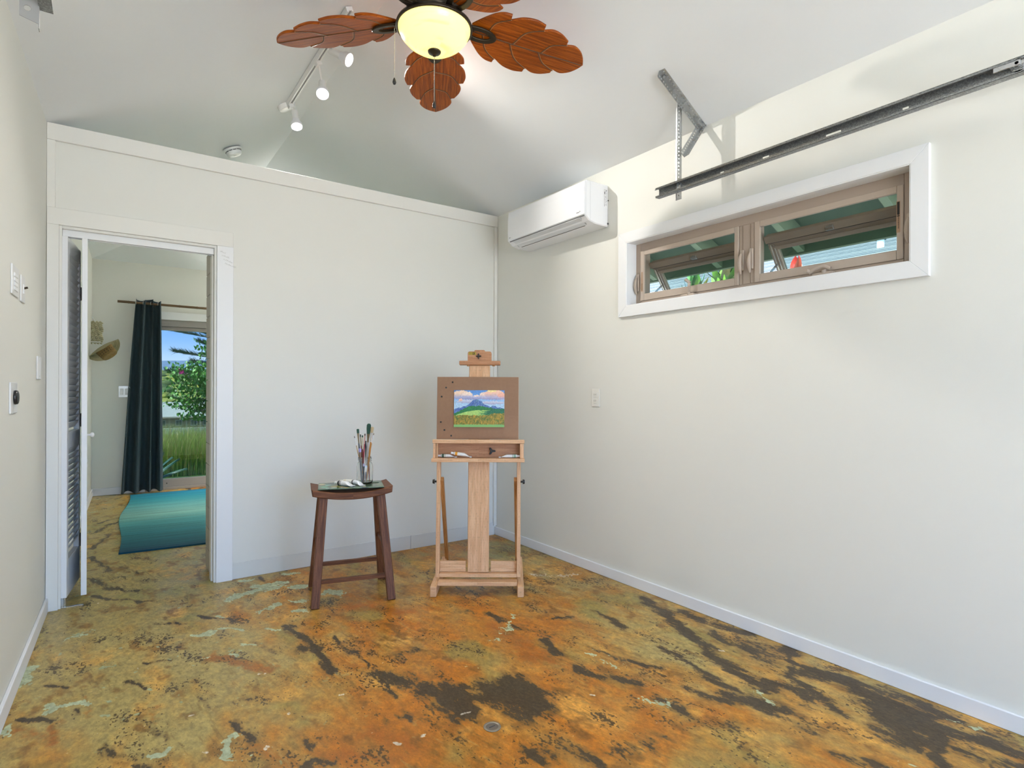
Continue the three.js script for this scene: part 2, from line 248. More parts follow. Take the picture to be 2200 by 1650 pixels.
// ------------------------------------------------------------------ walls and ceiling
{ // left wall: one long slab, slightly out of parallel
  const g = bx(-.15, 0, 0, EAVE + .02, FAR_Z - .1, FRONT_Z + .1, 0, 'z');
  const p = g.attributes.position; for (let i = 0; i < p.count; i++) p.setX(i, p.getX(i) + SKEW * p.getZ(i));
  struct('wall_left', g, M.wall, 'long cream painted wall at the left of the room');
}
const WIN = { y0: 1.7074, y1: 2.094, z0: 1.463, z1: 2.9833 };
{ // right wall with the window opening; shape drawn in (z, y)
  const s = shapeOf([[FAR_Z - .1, 0], [FRONT_Z + .1, 0], [FRONT_Z + .1, EAVE + .02], [FAR_Z - .1, EAVE + .02]]);
  s.holes.push(rectHole(WIN.z0, WIN.z1, WIN.y0, WIN.y1));
  const g = ext(s, .16); g.applyMatrix4(new THREE.Matrix4().makeBasis(V(0, 0, 1), V(0, 1, 0), V(-1, 0, 0))).translate(W + .16, 0, 0);
  struct('wall_right', uvm(g, 'z'), M.wall, 'cream painted wall with the high window');
}
const DX0 = .053, DX1 = .8152, DTOP = 2.0695;
{ // partition with the doorway, open above its top
  const s = shapeOf([[leftX(0) - .02, 0], [DX0, 0], [DX0, DTOP], [DX1, DTOP], [DX1, 0], [W + .02, 0], [W + .02, EAVE - .004], [leftX(0) - .02, EAVE - .004]]);
  struct('wall_back', uvm(ext(s, .12).translate(0, 0, -.12), 'x'), M.wall, 'cream painted partition wall with doorway, open above its top');
}
const SD = { x0: .62, x1: 2.55, y1: 1.985 };              // sliding door opening in the far wall
{
  const s = shapeOf([[-.3, 0], [SD.x0, 0], [SD.x0, SD.y1], [SD.x1, SD.y1], [SD.x1, 0], [W + .15, 0], [W + .15, EAVE + .02], [-.3, EAVE + .02]]);
  struct('wall_far', uvm(ext(s, .15).translate(0, 0, FAR_Z - .15), 'x'), M.wall, 'white wall of the room beyond the doorway');
}
{ // front gable wall behind the camera with the open garage doorway
  const s = shapeOf([[-.35, 0], [-.12, 0], [-.12, 2.22], [W - .1, 2.22], [W - .1, 0], [W + .15, 0], [W + .15, EAVE], [RIDGE_X, RIDGE_Y + .05], [-.35, EAVE]]);
  struct('wall_front', uvm(ext(s, .15).translate(0, 0, FRONT_Z), 'x'), M.wall, 'gable wall with the open garage doorway');
}
{ // gabled ceiling with a hip at the far end, 10 cm thick
  const zE = FAR_Z + RIDGE_X, P = [];
  const quad = (a, b, c, d) => { const up = (q) => [q[0], q[1] + .12, q[2]]; for (const [A, B, C, D] of [[a, b, c, d], [up(d), up(c), up(b), up(a)], [a, d, up(d), up(a)], [b, a, up(a), up(b)], [c, b, up(b), up(c)], [d, c, up(c), up(d)]]) P.push(...A, ...B, ...C, ...A, ...C, ...D); };
  const zs = []; for (let k = 0; k <= 12; k++) zs.push(zE + (FRONT_Z + .15 - zE) * k / 12);
  const rg = (z) => [RIDGE_X, RIDGE_Y, z], le = (z) => [leftX(z), EAVE, z], re = (z) => [W, EAVE, z];
  const le2 = (z) => [leftX(z) - .35, EAVE - .146, z], re2 = (z) => [W + 1.12, EAVE - .467, z];
  for (let k = 0; k < 12; k++) { const a = zs[k], b = zs[k + 1]; quad(rg(a), le(a), le(b), rg(b)); quad(rg(b), re(b), re(a), rg(a)); }
  const fl = [leftX(FAR_Z), EAVE, FAR_Z], fr = [W, EAVE, FAR_Z];
  quad(rg(zE), fl, le(zE), rg(zE)); quad(rg(zE), re(zE), fr, rg(zE)); quad(rg(zE), fr, fl, rg(zE));
  const g = new THREE.BufferGeometry(); g.setAttribute('position', new THREE.Float32BufferAttribute(P, 3)); g.computeVertexNormals(); g.setAttribute('uv', new THREE.Float32BufferAttribute(new Float32Array(P.length / 3 * 2), 2));
  struct('ceiling', uvm(g, 'z'), M.ceil, 'pale grey white vaulted ceiling with a ridge');
}
// ------------------------------------------------------------------ trim
struct('trim_1', bx(leftX(0), W - .001, 2.5191, EAVE + .002, 0, .02, .003), M.trim, 'cream cap board along the top of the partition');
struct('trim_2', bx(leftX(0), .036, 2.1598, 2.519, 0, .016, .002), M.trim, 'cream corner board at the left above the doorway');
struct('trim_3', bx(2.852, W - .002, .078, 2.519, 0, .018, .002), M.trim, 'cream corner board at the right end of the partition');
struct('trim_4', bx(leftX(0) + .001, .906, DTOP, 2.1598, 0, .02, .002), M.trim, 'cream head casing of the doorway');
struct('trim_5', bx(leftX(0) + .001, DX0, 0, DTOP, 0, .02, .002), M.trim, 'cream left casing of the doorway');
struct('trim_6', bx(DX1, .907, 0, DTOP, 0, .02, .002), M.white, 'white right casing of the doorway');
struct('trim_7', [bx(DX0, DX0 + .012, 0, DTOP, -.13, .004, .001), bx(DX0 + .012, DX1 - .012, DTOP - .014, DTOP, -.13, .004, .001), bx(DX1 - .012, DX1, 0, DTOP, -.13, .004, .001), bx(DX0 + .0125, DX0 + .024, 0, DTOP - .052, -.1, -.035, .001), bx(DX1 - .022, DX1 - .0125, 0, DTOP - .052, -.1, -.035, .001)], M.trim, 'painted jamb lining of the doorway');
struct('baseboard_back', [bx(.908, 2.119, 0, .1, 0, .006, .002), bx(2.121, 2.862, 0, .1, 0, .006, .002)], M.cove, 'grey white vinyl base along the partition');
struct('baseboard_right', [bx(W - .013, W, 0, .066, .0, FRONT_Z, .004)], M.base, 'white baseboard along the right wall');
{
  const g = bx(0, .014, 0, .075, .021, FRONT_Z, .004); const p = g.attributes.position; for (let i = 0; i < p.count; i++) p.setX(i, p.getX(i) + SKEW * p.getZ(i));
  struct('baseboard_left', g, M.base, 'white baseboard along the left wall');
  const h = bx(0, .014, 0, .08, FAR_Z, -.13, .004); const q = h.attributes.position; for (let i = 0; i < q.count; i++) q.setX(i, q.getX(i) + SKEW * q.getZ(i));
  struct('baseboard_far', [h, bx(leftX(FAR_Z), SD.x0 - .09, 0, .08, FAR_Z, FAR_Z + .014, .004)], M.base, 'white baseboard of the room beyond the doorway');
}
{ // boards lining the far side of the right jamb, pale backing in the joints imitates light through them
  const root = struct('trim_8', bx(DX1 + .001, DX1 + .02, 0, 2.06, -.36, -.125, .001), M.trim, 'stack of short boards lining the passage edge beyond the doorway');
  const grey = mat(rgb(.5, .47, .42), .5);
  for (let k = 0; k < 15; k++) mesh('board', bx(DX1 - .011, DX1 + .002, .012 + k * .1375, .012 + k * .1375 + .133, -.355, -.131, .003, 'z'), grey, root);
}
{ // faint pencilled notes on the right casing
  const t6 = scene.getObjectByName('trim_6'), pm = mat(rgb(.56, .56, .53), .8);
  for (let k = 0; k < 4; k++) { const pts = [], n = 9 + k * 3, x0 = .832 + k * .009, y0 = 2.035 - k * .024; for (let q = 0; q <= n; q++) pts.push([x0 + q * .0034, y0 - q * .0011 + (q % 2 ? .007 : -.002) * (.5 + rnd()), .0201]); mesh('pencil_note', tubeOf(pts, .0006, n * 3, 4), pm, t6); }
}

// ------------------------------------------------------------------ folded louvre door in the doorway
{
  const d = new THREE.Group(); d.name = 'door_1'; d.userData = { kind: 'structure', label: 'white folding louvre door pushed open against the left jamb', category: 'door' }; scene.add(d);
  const track = mesh('track', [bx(DX0 + .013, DX1 - .013, DTOP - .045, DTOP - .014, -.062, -.03, .002), bx(DX0 + .013, DX1 - .013, DTOP - .05, DTOP - .014, -.028, -.022, .001), bx(DX0 + .013, DX1 - .013, DTOP - .05, DTOP - .014, -.07, -.064, .001)], M.white, d);
  const PW = .385, T = .026, Y0 = .052, Y1 = 2.018;
  const frameGeo = () => [bx(-T / 2, T / 2, Y0, Y1, -.042, 0, .002, 'y'), bx(-T / 2, T / 2, Y0, Y1, -PW, -PW + .042, .002, 'y'), bx(-T / 2, T / 2, Y1 - .09, Y1, -PW + .042, -.042, .001, 'z'), bx(-T / 2, T / 2, Y0, Y0 + .2, -PW + .042, -.042, .001, 'z'), bx(-T / 2, T / 2, .86, .95, -PW + .042, -.042, .001, 'z')];
  const slat = new RoundedBoxGeometry(.0065, .044, PW - .086, 1, .0025); slat.rotateZ(.5);
  const place2 = (x0, z0, x1, z1, flip) => {
    const panel = mesh('door_panel', frameGeo(), M.white, d);
    panel.position.set(x0, 0, z0); panel.rotation.y = Math.atan2(-(x1 - x0), -(z1 - z0));
    for (const [a, b] of [[.30, .84], [.985, 1.905]]) { const n = Math.round((b - a) / .0335); for (let k = 0; k <= n; k++) { const s = mesh('slat', slat, M.white, panel); s.position.set(0, a + (b - a) * k / n, -PW / 2); if (flip) s.rotation.y = Math.PI; } }
    return panel;
  };
  place2(.0765, -.006, .122, -.388, true);
  const p2 = place2(.164, -.006, .152, -.388, false);
  mesh('knob', lathe([[0, 0], [.006, 0], [.006, .012], [.013, .018], [.014, .026], [.008, .032], [0, .033]], 20).rotateZ(-Math.PI / 2).translate(T / 2, .93, -.06), M.plastic, p2);
  for (const y of [.24, .96, 1.72]) mesh('hinge', bx(.133, .148, y, y + .08, -.395, -.388, .001), M.bronze, d);
  mesh('floor_bracket', [bx(DX0 + .014, DX0 + .11, 0, .004, -.02, .0, .001), cyl(V(.082, .003, -.012), V(.082, .056, -.012), .005)], M.chrome, d);
}

// ------------------------------------------------------------------ high window in the right wall
const win = new THREE.Group(); win.name = 'window_1'; win.userData = { kind: 'structure', label: 'wide low window with white casing and two taupe awning units', category: 'window' }; scene.add(win);
{
  const xc = W - .02, oy0 = 1.642, oy1 = 2.1566, oz0 = 1.3963, oz1 = 3.0477, { y0, y1, z0, z1 } = WIN;
  // mitred casing boards drawn in (z, y), 2 cm proud of the wall
  const board = (pts) => { const g = ext(shapeOf(pts), .016, .002); g.applyMatrix4(new THREE.Matrix4().makeBasis(V(0, 0, 1), V(0, 1, 0), V(-1, 0, 0))).translate(W - .002, 0, 0); return g; };
  mesh('casing', board([[oz0, oy1], [oz1, oy1], [z1, y1], [z0, y1]]), M.white, win); mesh('casing', board([[oz0, oy0], [z0, y0], [z1, y0], [oz1, oy0]]), M.white, win);
  mesh('casing', board([[oz0, oy0], [oz0, oy1], [z0, y1], [z0, y0]]), M.white, win); mesh('casing', board([[oz1, oy0], [z1, y0], [z1, y1], [oz1, oy1]]), M.white, win);
  mesh('reveal', frameX(W - .0175, 2.9485, y0 - .003, y1 + .003, z0 - .003, z1 + .003, .007, .007, .007, .007, .0015), M.white, win);
  const xb = 2.948;
  mesh('frame', [...frameX(xb, xb + .085, y0, y1, z0, z1, .032, .05, .041, .053), bx(xb, xb + .085, y0 + .032, y1 - .05, 2.177, 2.264, .003)], M.taupe, win);
  mesh('mullion_groove', [bx(xb - .002, xb + .002, y0 + .034, y1 - .052, 2.196, 2.199, 0), bx(xb - .002, xb + .002, y0 + .034, y1 - .052, 2.24, 2.243, 0)], mat(rgb(.26, .19, .14), .6), win);
  const unit = (a, b) => {
    const ya = 1.739, yb = 2.045, f = .029;
    const sf = mesh('screen_frame', frameX(xb - .006, xb + .012, ya, yb, a, b, f + .012, f, f, f - .004), M.taupe2, win);
    mesh('insect_screen', bx(xb + .004, xb + .005, ya + f, yb - f + .004, a + f, b - f, 0), M.screen, sf);
    // sash swung out, its top rail dropped below the head
    const sash = new THREE.Group(); sash.name = 'awning_sash'; win.add(sash); sash.position.set(3.035, 1.99, 0); sash.rotation.z = .62;
    const L = .36;
    mesh('rail', [bx(-.012, .014, -.085, 0, a + .006, b - .006, .003), bx(-.028, -.012, -.036, .002, a + .006, b - .006, .002), bx(-.017, -.012, -.07, -.062, a + .008, b - .008, .001)], M.taupe, sash);
    mesh('gasket', bx(-.019, -.012, -.041, -.0365, a + .01, b - .01, 0), M.dark, sash);
    mesh('rail', bx(-.012, .014, -L, -L + .048, a + .006, b - .006, .003), M.taupe, sash);
    for (const [s, e] of [[a + .006, a + .05], [b - .05, b - .006]]) { mesh('stile', bx(-.012, .014, -L + .048, -.085, s, e, .003), M.taupe, sash); mesh('weather_strip', [bx(-.016, -.012, -L + .05, -.05, s + .03, s + .034, .001), bx(-.018, -.012, -L + .05, -.05, s + .012, s + .02, .001)], M.chrome, sash); }
    mesh('pane', bx(-.001, .001, -L + .048, -.048, a + .05, b - .05, 0), M.sashglass, sash);
    mesh('catch', [bx(-.036, -.028, -.033, -.006, (a + b) / 2 - .018, (a + b) / 2 + .018, .002), bx(-.042, -.034, -.028, -.012, (a + b) / 2 - .02, (a + b) / 2 + .02, .002)], M.steel, sash);
    for (const q of [a + .02, b - .02]) mesh('stay_arm', bar(V(3.0, 1.755, q), V(3.13, 1.86, q), .012, .004), M.steel, win);
  };
  unit(1.505, 2.176); unit(2.265, 2.93);
  // lever latches
  const latch = (y, z) => {
    const l = mesh('latch', [bx(xb - .012, xb, y - .052, y + .055, z - .011, z + .011, .005)], M.taupe2, win);
    const g = grid(10, 14, (u, v) => { const t = v, a = u * Math.PI * 2, r = .0105 * Math.sqrt(Math.max(.02, Math.sin(Math.PI * Math.min(.97, .06 + t * .9)))); return [xb - .018 - .012 * Math.sin(t * Math.PI) + Math.cos(a) * r * .8, y + .034 - t * .105, z + Math.sin(a) * r]; });
    mesh('lever', g, M.taupe2, l);
  };
  latch(1.852, 1.484); latch(1.862, 2.197); latch(1.862, 2.249); latch(1.868, 2.952);
  // crank handles at the sill
  const crank = (z, fold) => {
    const c = mesh('crank_base', [bx(xb - .03, xb + .004, 1.716, 1.735, z - .055, z + .04, .008), cyl(V(xb - .02, 1.73, z), V(xb - .026, 1.745, z), .012)], M.taupe2, win);
    mesh('crank_handle', fold ? [tubeOf([[xb - .026, 1.744, z + .03], [xb - .034, 1.758, z + .0], [xb - .036, 1.748, z - .04], [xb - .036, 1.735, z - .062]], .0075, 16), cyl(V(xb - .036, 1.742, z - .06), V(xb - .06, 1.746, z - .064), .008)] : [tubeOf([[xb - .026, 1.744, z], [xb - .036, 1.775, z + .012], [xb - .036, 1.79, z + .016]], .0075, 12), cyl(V(xb - .034, 1.79, z + .016), V(xb - .044, 1.812, z - .006), .009)], M.taupe2, c);
  };
  crank(1.878, false); crank(2.62, true);
  // printed stickers on the screen frames
  const sticker = (w, h, draw, y, z) => {
    const cv = document.createElement('canvas'); cv.width = 64; cv.height = 256; const c = cv.getContext('2d'); c.fillStyle = '#a98a6e'; c.fillRect(0, 0, 64, 256); draw(c);
    const t = new THREE.CanvasTexture(cv); t.colorSpace = THREE.SRGBColorSpace;
    const g = new THREE.PlaneGeometry(w, h); g.rotateY(-Math.PI / 2); g.translate(xb - .0066, y, z); mesh('sticker', g, mat(rgb(1, 1, 1), .6, { map: t }), win);
  };
  sticker(.014, .13, (c) => { c.fillStyle = '#1c1a16'; c.fillRect(10, 6, 44, 104); c.fillRect(10, 116, 44, 8); c.save(); c.translate(44, 236); c.rotate(-Math.PI / 2); c.font = 'bold 26px sans-serif'; c.fillText('\u25B2WARNING', 0, 0); c.restore(); }, 1.915, 2.912);
  sticker(.011, .12, (c) => { c.fillStyle = '#6d4f33'; c.fillRect(18, 150, 30, 92); c.fillStyle = '#8a6547'; c.fillRect(28, 10, 8, 120); }, 1.855, 1.519);
}

// ------------------------------------------------------------------ sliding glass door of the far room
{
  const s = new THREE.Group(); s.name = 'window_2'; s.userData = { kind: 'structure', label: 'sliding glass door to the garden beyond the doorway', category: 'window' }; scene.add(s);
  const z = FAR_Z, grey = mat(rgb(.33, .305, .285), .5);
  for (const g of [bx(SD.x0 - .09, SD.x1 + .09, SD.y1, SD.y1 + .09, z, z + .018, .002), bx(SD.x0 - .09, SD.x0, 0, SD.y1, z, z + .018, .002), bx(SD.x1, SD.x1 + .09, 0, SD.y1, z, z + .018, .002)]) mesh('casing', g, M.white, s);
  mesh('frame', frameZ(z - .14, z - .005, 0, SD.y1, SD.x0, SD.x1, .03, .075, .04, .04), grey, s);
  for (const [a, b, dz] of [[SD.x0 + .04, 1.62, -.03], [1.56, SD.x1 - .04, -.085]]) {
    const p = mesh('door_panel', frameZ(z + dz - .04, z + dz, .031, SD.y1 - .0755, a, b, .094, .044, .06, .06), grey, s);
    mesh('pane', bx(a + .06, b - .06, .125, SD.y1 - .12, z + dz - .021, z + dz - .019, 0), M.glass, p);
  }
  mesh('screw', cyl(V(.835, .075, z - .03), V(.835, .075, z - .026), .007), M.dark, s);
}

// ------------------------------------------------------------------ curtain, rod, hats, rug, switch of the far room
{
  const rod = thing('curtain_rod', 'brown bamboo pole across the top of the glass door', 'curtain rod');
  mesh('pole', place(uvm(cyl(V(.352, 2.148, -3.765), V(2.6, 2.125, -3.765), .0135, .0135, 20), 'x'), new THREE.Matrix4()), M.bamboo, rod);
  mesh('node', [.455, .95, 1.13, 1.6, 2.1].map((x) => new THREE.TorusGeometry(.0138, .003, 6, 18).rotateY(Math.PI / 2).translate(x, 2.148 - (x - .352) * .0102, -3.765)), M.bamboo, rod);
  for (const x of [.7, 2.5]) mesh('bracket', bx(x - .008, x + .008, 2.115, 2.13, FAR_Z + .0, -3.757, .002), M.bronze, rod);
  const cur = thing('curtain', 'dark slate blue grommet curtain gathered beside the glass door', 'curtain');
  const weave = tex(128, 128, (i, j) => { const n = 205 + 40 * NT[(i * 57 + j * 311) & 65535] - ((i + j) & 1) * 14; return [n, n, n]; }); weave.repeat.set(40, 160);
  const cl = mat(rgb(.05, .082, .1), .9, { map: weave, sheen: .4, sheenRoughness: .6, sheenColor: rgb(.12, .17, .19), side: THREE.DoubleSide });
  const folds = 3.6;
  const surf = (off) => grid(150, 60, (u, v) => {
    const y = 2.185 - v * 2.163, xt = .515 + u * .262, xb = .385 + u * .412, e = Math.pow(v, .85);
    const ph = Math.PI * 2 * folds * (u * .94 + .03 * Math.sin(u * 9)) + .5, a = .036 + .018 * v;
    const s = Math.sin(ph); const sq = Math.sign(s) * Math.pow(Math.abs(s), .7);
    return [xt + (xb - xt) * e + .012 * Math.cos(ph) * (1 - v * .5), y + .012 * Math.cos(ph * .5) * (1 - v) - .01 * v * s, -3.765 + a * sq + off];
  });
  mesh('cloth', [surf(0), surf(-.0025)], cl, cur);
  mesh('grommet', [.53, .6, .672, .742].map((x) => new THREE.TorusGeometry(.021, .0045, 8, 22).rotateY(1.1).translate(x, 2.146, -3.765)), M.chrome, cur);
  const rug = thing('rug', 'teal and pale blue streaked flat rug in the room beyond', 'rug');
  const rt = tex(256, 1024, (i, j) => {
    const t = j / 1024, n = fbm(i / 150, j / 9, 4), m = fbm(i / 60 + 40, j / 3.2, 3), band = t + .09 * (n - .5);
    const stops = [[0, [8, 64, 84]], [.06, [16, 84, 96]], [.2, [30, 104, 112]], [.38, [62, 134, 134]], [.52, [110, 158, 146]], [.66, [92, 150, 146]], [.8, [48, 134, 140]], [.93, [14, 122, 142]], [1, [6, 116, 146]]];
    let k = 0; while (k < stops.length - 2 && band > stops[k + 1][0]) k++; const c = mix3(stops[k][1], stops[k + 1][1], Math.min(1, Math.max(0, (band - stops[k][0]) / (stops[k + 1][0] - stops[k][0]))));
    const s = .78 + .42 * m + .1 * NT[(i * 73 + j * 991) & 65535]; return c.map((v) => v * s);
  });
  rt.wrapS = rt.wrapT = THREE.ClampToEdgeWrapping;
  const edge = []; for (let k = 0; k <= 24; k++) { const t = k / 24; edge.push([.335 + .11 * t + .018 * Math.sin(t * 9) - .02 * Math.sin(t * 4.4), 1.035 + t * 2.61]); }
  const g = ext(shapeOf([[2.2, 3.6], [2.2, .9], ...edge]), .011, .002); g.rotateX(-Math.PI / 2);
  const p = g.attributes.position, uv = g.attributes.uv; for (let i = 0; i < p.count; i++) uv.setXY(i, (p.getX(i) - .3) / 1.9, Math.min(.999, Math.max(.001, (-p.getZ(i) - (1.035 - .07 * (p.getX(i) - .335))) / 2.61)));
  mesh('pile', g, mat(rgb(1, 1, 1), .95, { map: rt, bumpMap: weave, bumpScale: .001 }), rug);
}
{
  const straw = (a, b, d = 7) => tex(256, 128, (i, j) => { const w = ((i / d | 0) + (j / d | 0)) & 1, n = fbm(i / 3, j / 3, 2); const c = mix3(a, b, w ? .25 + .5 * n : .75 * n); const hole = (i % (d * 2) < d * .7) && (j > 44 && j < 52 || j > 66 && j < 74); return hole ? c.map((v) => v * .2) : c; });
  const hat = thing('straw_hat', 'straw cowboy hat with openwork band hanging on the far wall', 'hat', [.232, 1.6, -3.45], 0); hat.scale.setScalar(.86);
  const hm = mat(rgb(1, 1, 1), .8, { map: straw([150, 124, 74], [96, 76, 40]), side: THREE.DoubleSide }), bm = mat(rgb(1, 1, 1), .8, { map: straw([168, 160, 124], [120, 112, 80], 3), side: THREE.DoubleSide });
  const tilt = new THREE.Matrix4().makeRotationZ(Math.PI + .66).multiply(new THREE.Matrix4().makeRotationX(.35));
  mesh('crown', place(grid(40, 20, (u, v) => { const a = u * Math.PI * 2, t = v, r = t < .75 ? .088 - .012 * t : .079 * Math.cos((t - .75) / .25 * Math.PI / 2), y = t < .75 ? t / .75 * .11 : .11 + .012 * Math.sin((t - .75) / .25 * Math.PI); return [Math.cos(a) * r * 1.12, y - .02 * Math.max(0, t - .8) * 3 * Math.cos(a) ** 2, Math.sin(a) * r * .95]; }), tilt), hm, hat);
  mesh('brim', place(grid(48, 10, (u, v) => { const a = u * Math.PI * 2, r = .09 + v * .085, up = .055 * v * v * Math.abs(Math.sin(a)) * 1.3 - .012 * v * Math.abs(Math.cos(a)); return [Math.cos(a) * r * 1.1, up, Math.sin(a) * r]; }), tilt), bm, hat);
  mesh('peg', cyl(V(-.13, .08, -.02), V(-.03, .08, -.02), .006), M.white, hat);
  const weaveH = thing('woven_hanging', 'pale braided palm bundle hanging above the straw hat', 'wall hanging', [.155, 1.68, -3.7]);
  for (let k = 0; k < 4; k++) { const pts = []; for (let q = 0; q <= 10; q++) pts.push([-.05 + k * .033 + .006 * Math.sin(q * 1.4 + k), .22 - q * .022, .006 * Math.cos(q * 1.4 + k)]); const t = mesh('braid', [tubeOf(pts, .017, 40, 8), ...pts.flatMap((p, i) => [new THREE.SphereGeometry(.0135, 8, 6).scale(1, .6, 1).rotateZ(.6).translate(p[0] - .009, p[1], p[2] + .011), new THREE.SphereGeometry(.0135, 8, 6).scale(1, .6, 1).rotateZ(-.6).translate(p[0] + .009, p[1] - .01, p[2] + .011)])], mat(rgb(.46, .43, .27), .85), weaveH); }
  mesh('loop', [tubeOf([[0, .22, 0], [-.02, .27, -.06], [-.03, .28, -.145]], .003, 12), bx(-.036, -.024, .27, .29, -.15, -.135, .002)], M.white, weaveH);
}
{
  const sw = thing('light_switch', 'clear three gang switch plate beside the dark curtain', 'switch', [.42, 1.147, FAR_Z]);
  mesh('plate', bx(-.055, .1, -.065, .065, 0, .006, .003), mat(rgb(.75, .76, .74), .15, { clearcoat: .8 }), sw);
  for (const x of [-.025, .022, .07]) mesh('rocker', bx(x - .016, x + .016, -.034, .034, .005, .011, .003), M.plastic, sw);
  const o = thing('power_outlet', 'small white outlet low on the left wall of the far room', 'outlet', [leftX(-3.1), .45, -3.1], 0);
  mesh('plate', bx(0, .006, -.06, .06, -.037, .037, .002), M.plastic, o); mesh('socket', [bx(.005, .008, .01, .04, -.016, .016, .002), bx(.005, .008, -.04, -.01, -.016, .016, .002)], M.white, o);
}

// ------------------------------------------------------------------ plates on the left wall, outlet on the right, floor cover
const onLeft = (y, z) => [leftX(z), y, z];
const LT = Math.atan(SKEW);
{
  let s = thing('light_switch', 'white plate with a row of small rocker buttons, leftmost high on the wall', 'switch', onLeft(1.612, .985), LT);
  mesh('plate', bx(0, .006, -.058, .058, -.075, .075, .003), M.plastic, s); for (let k = 0; k < 4; k++) mesh('button', bx(.005, .01, .014 - k * .018, .028 - k * .018, -.03, .045, .002), M.white, s);
  s = thing('light_switch', 'white plate with a dark toggle lever, beside the button plate', 'switch', onLeft(1.606, .80), LT);
  mesh('plate', bx(0, .006, -.055, .055, -.05, .05, .003), M.plastic, s); mesh('socket', bx(.005, .009, -.02, .02, -.012, .012, .002), M.white, s); mesh('toggle', cyl(V(.006, .004, 0), V(.02, .009, 0), .0045, .004), M.bronze, s);
  s = thing('blank_plate', 'plain white blank plate next to the doorway casing', 'wall plate', onLeft(1.292, .31), LT);
  mesh('plate', bx(0, .006, -.056, .056, -.062, .062, .003), M.plastic, s); for (const y of [.042, -.042]) mesh('screw', cyl(V(.005, y, 0), V(.0075, y, 0), .004), M.white, s);
  s = thing('fan_dial', 'white plate with a black rotary dial', 'control dial', onLeft(1.156, 1.01), LT);
  mesh('plate', bx(0, .006, -.06, .06, -.075, .075, .003), M.plastic, s); mesh('dial', lathe([[0, 0], [.027, 0], [.028, .004], [.026, .011], [.02, .013], [0, .012]], 32).rotateZ(-Math.PI / 2).translate(.006, .002, .0), M.dark, s); mesh('pointer', bx(.017, .0195, -.02, .022, -.003, .003, .001), M.slot, s);
  s = thing('power_outlet', 'white duplex outlet plate on the right wall behind the easel', 'outlet', [W, 1.14, 1.182]);
  mesh('plate', bx(-.006, 0, -.0585, .0585, -.037, .037, .003), M.trim, s); for (const y of [.02, -.02]) { const f = mesh('socket', bx(-.009, -.005, y - .015, y + .015, -.017, .017, .004), M.trim, s); mesh('slot', [bx(-.0095, -.0085, y - .004, y + .006, -.008, -.006, 0), bx(-.0095, -.0085, y - .003, y + .005, .006, .008, 0)], M.slot, f); }
  s = thing('floor_cover', 'small round metal cover set in the concrete floor', 'drain cover', [1.388, 0, 2.235]);
  mesh('ring', lathe([[.022, 0], [.031, 0], [.031, .002], [.028, .0035], [.022, .0025], [.022, 0]], 36), mat(rgb(.35, .31, .25), .4, { metalness: .8 }), s); mesh('lid', lathe([[0, .0015], [.021, .0015], [.022, 0]], 36), mat(rgb(.22, .19, .16), .5, { metalness: .7 }), s); mesh('slot', bx(-.012, .012, .0012, .0022, -.002, .002, 0), M.slot, s);
}
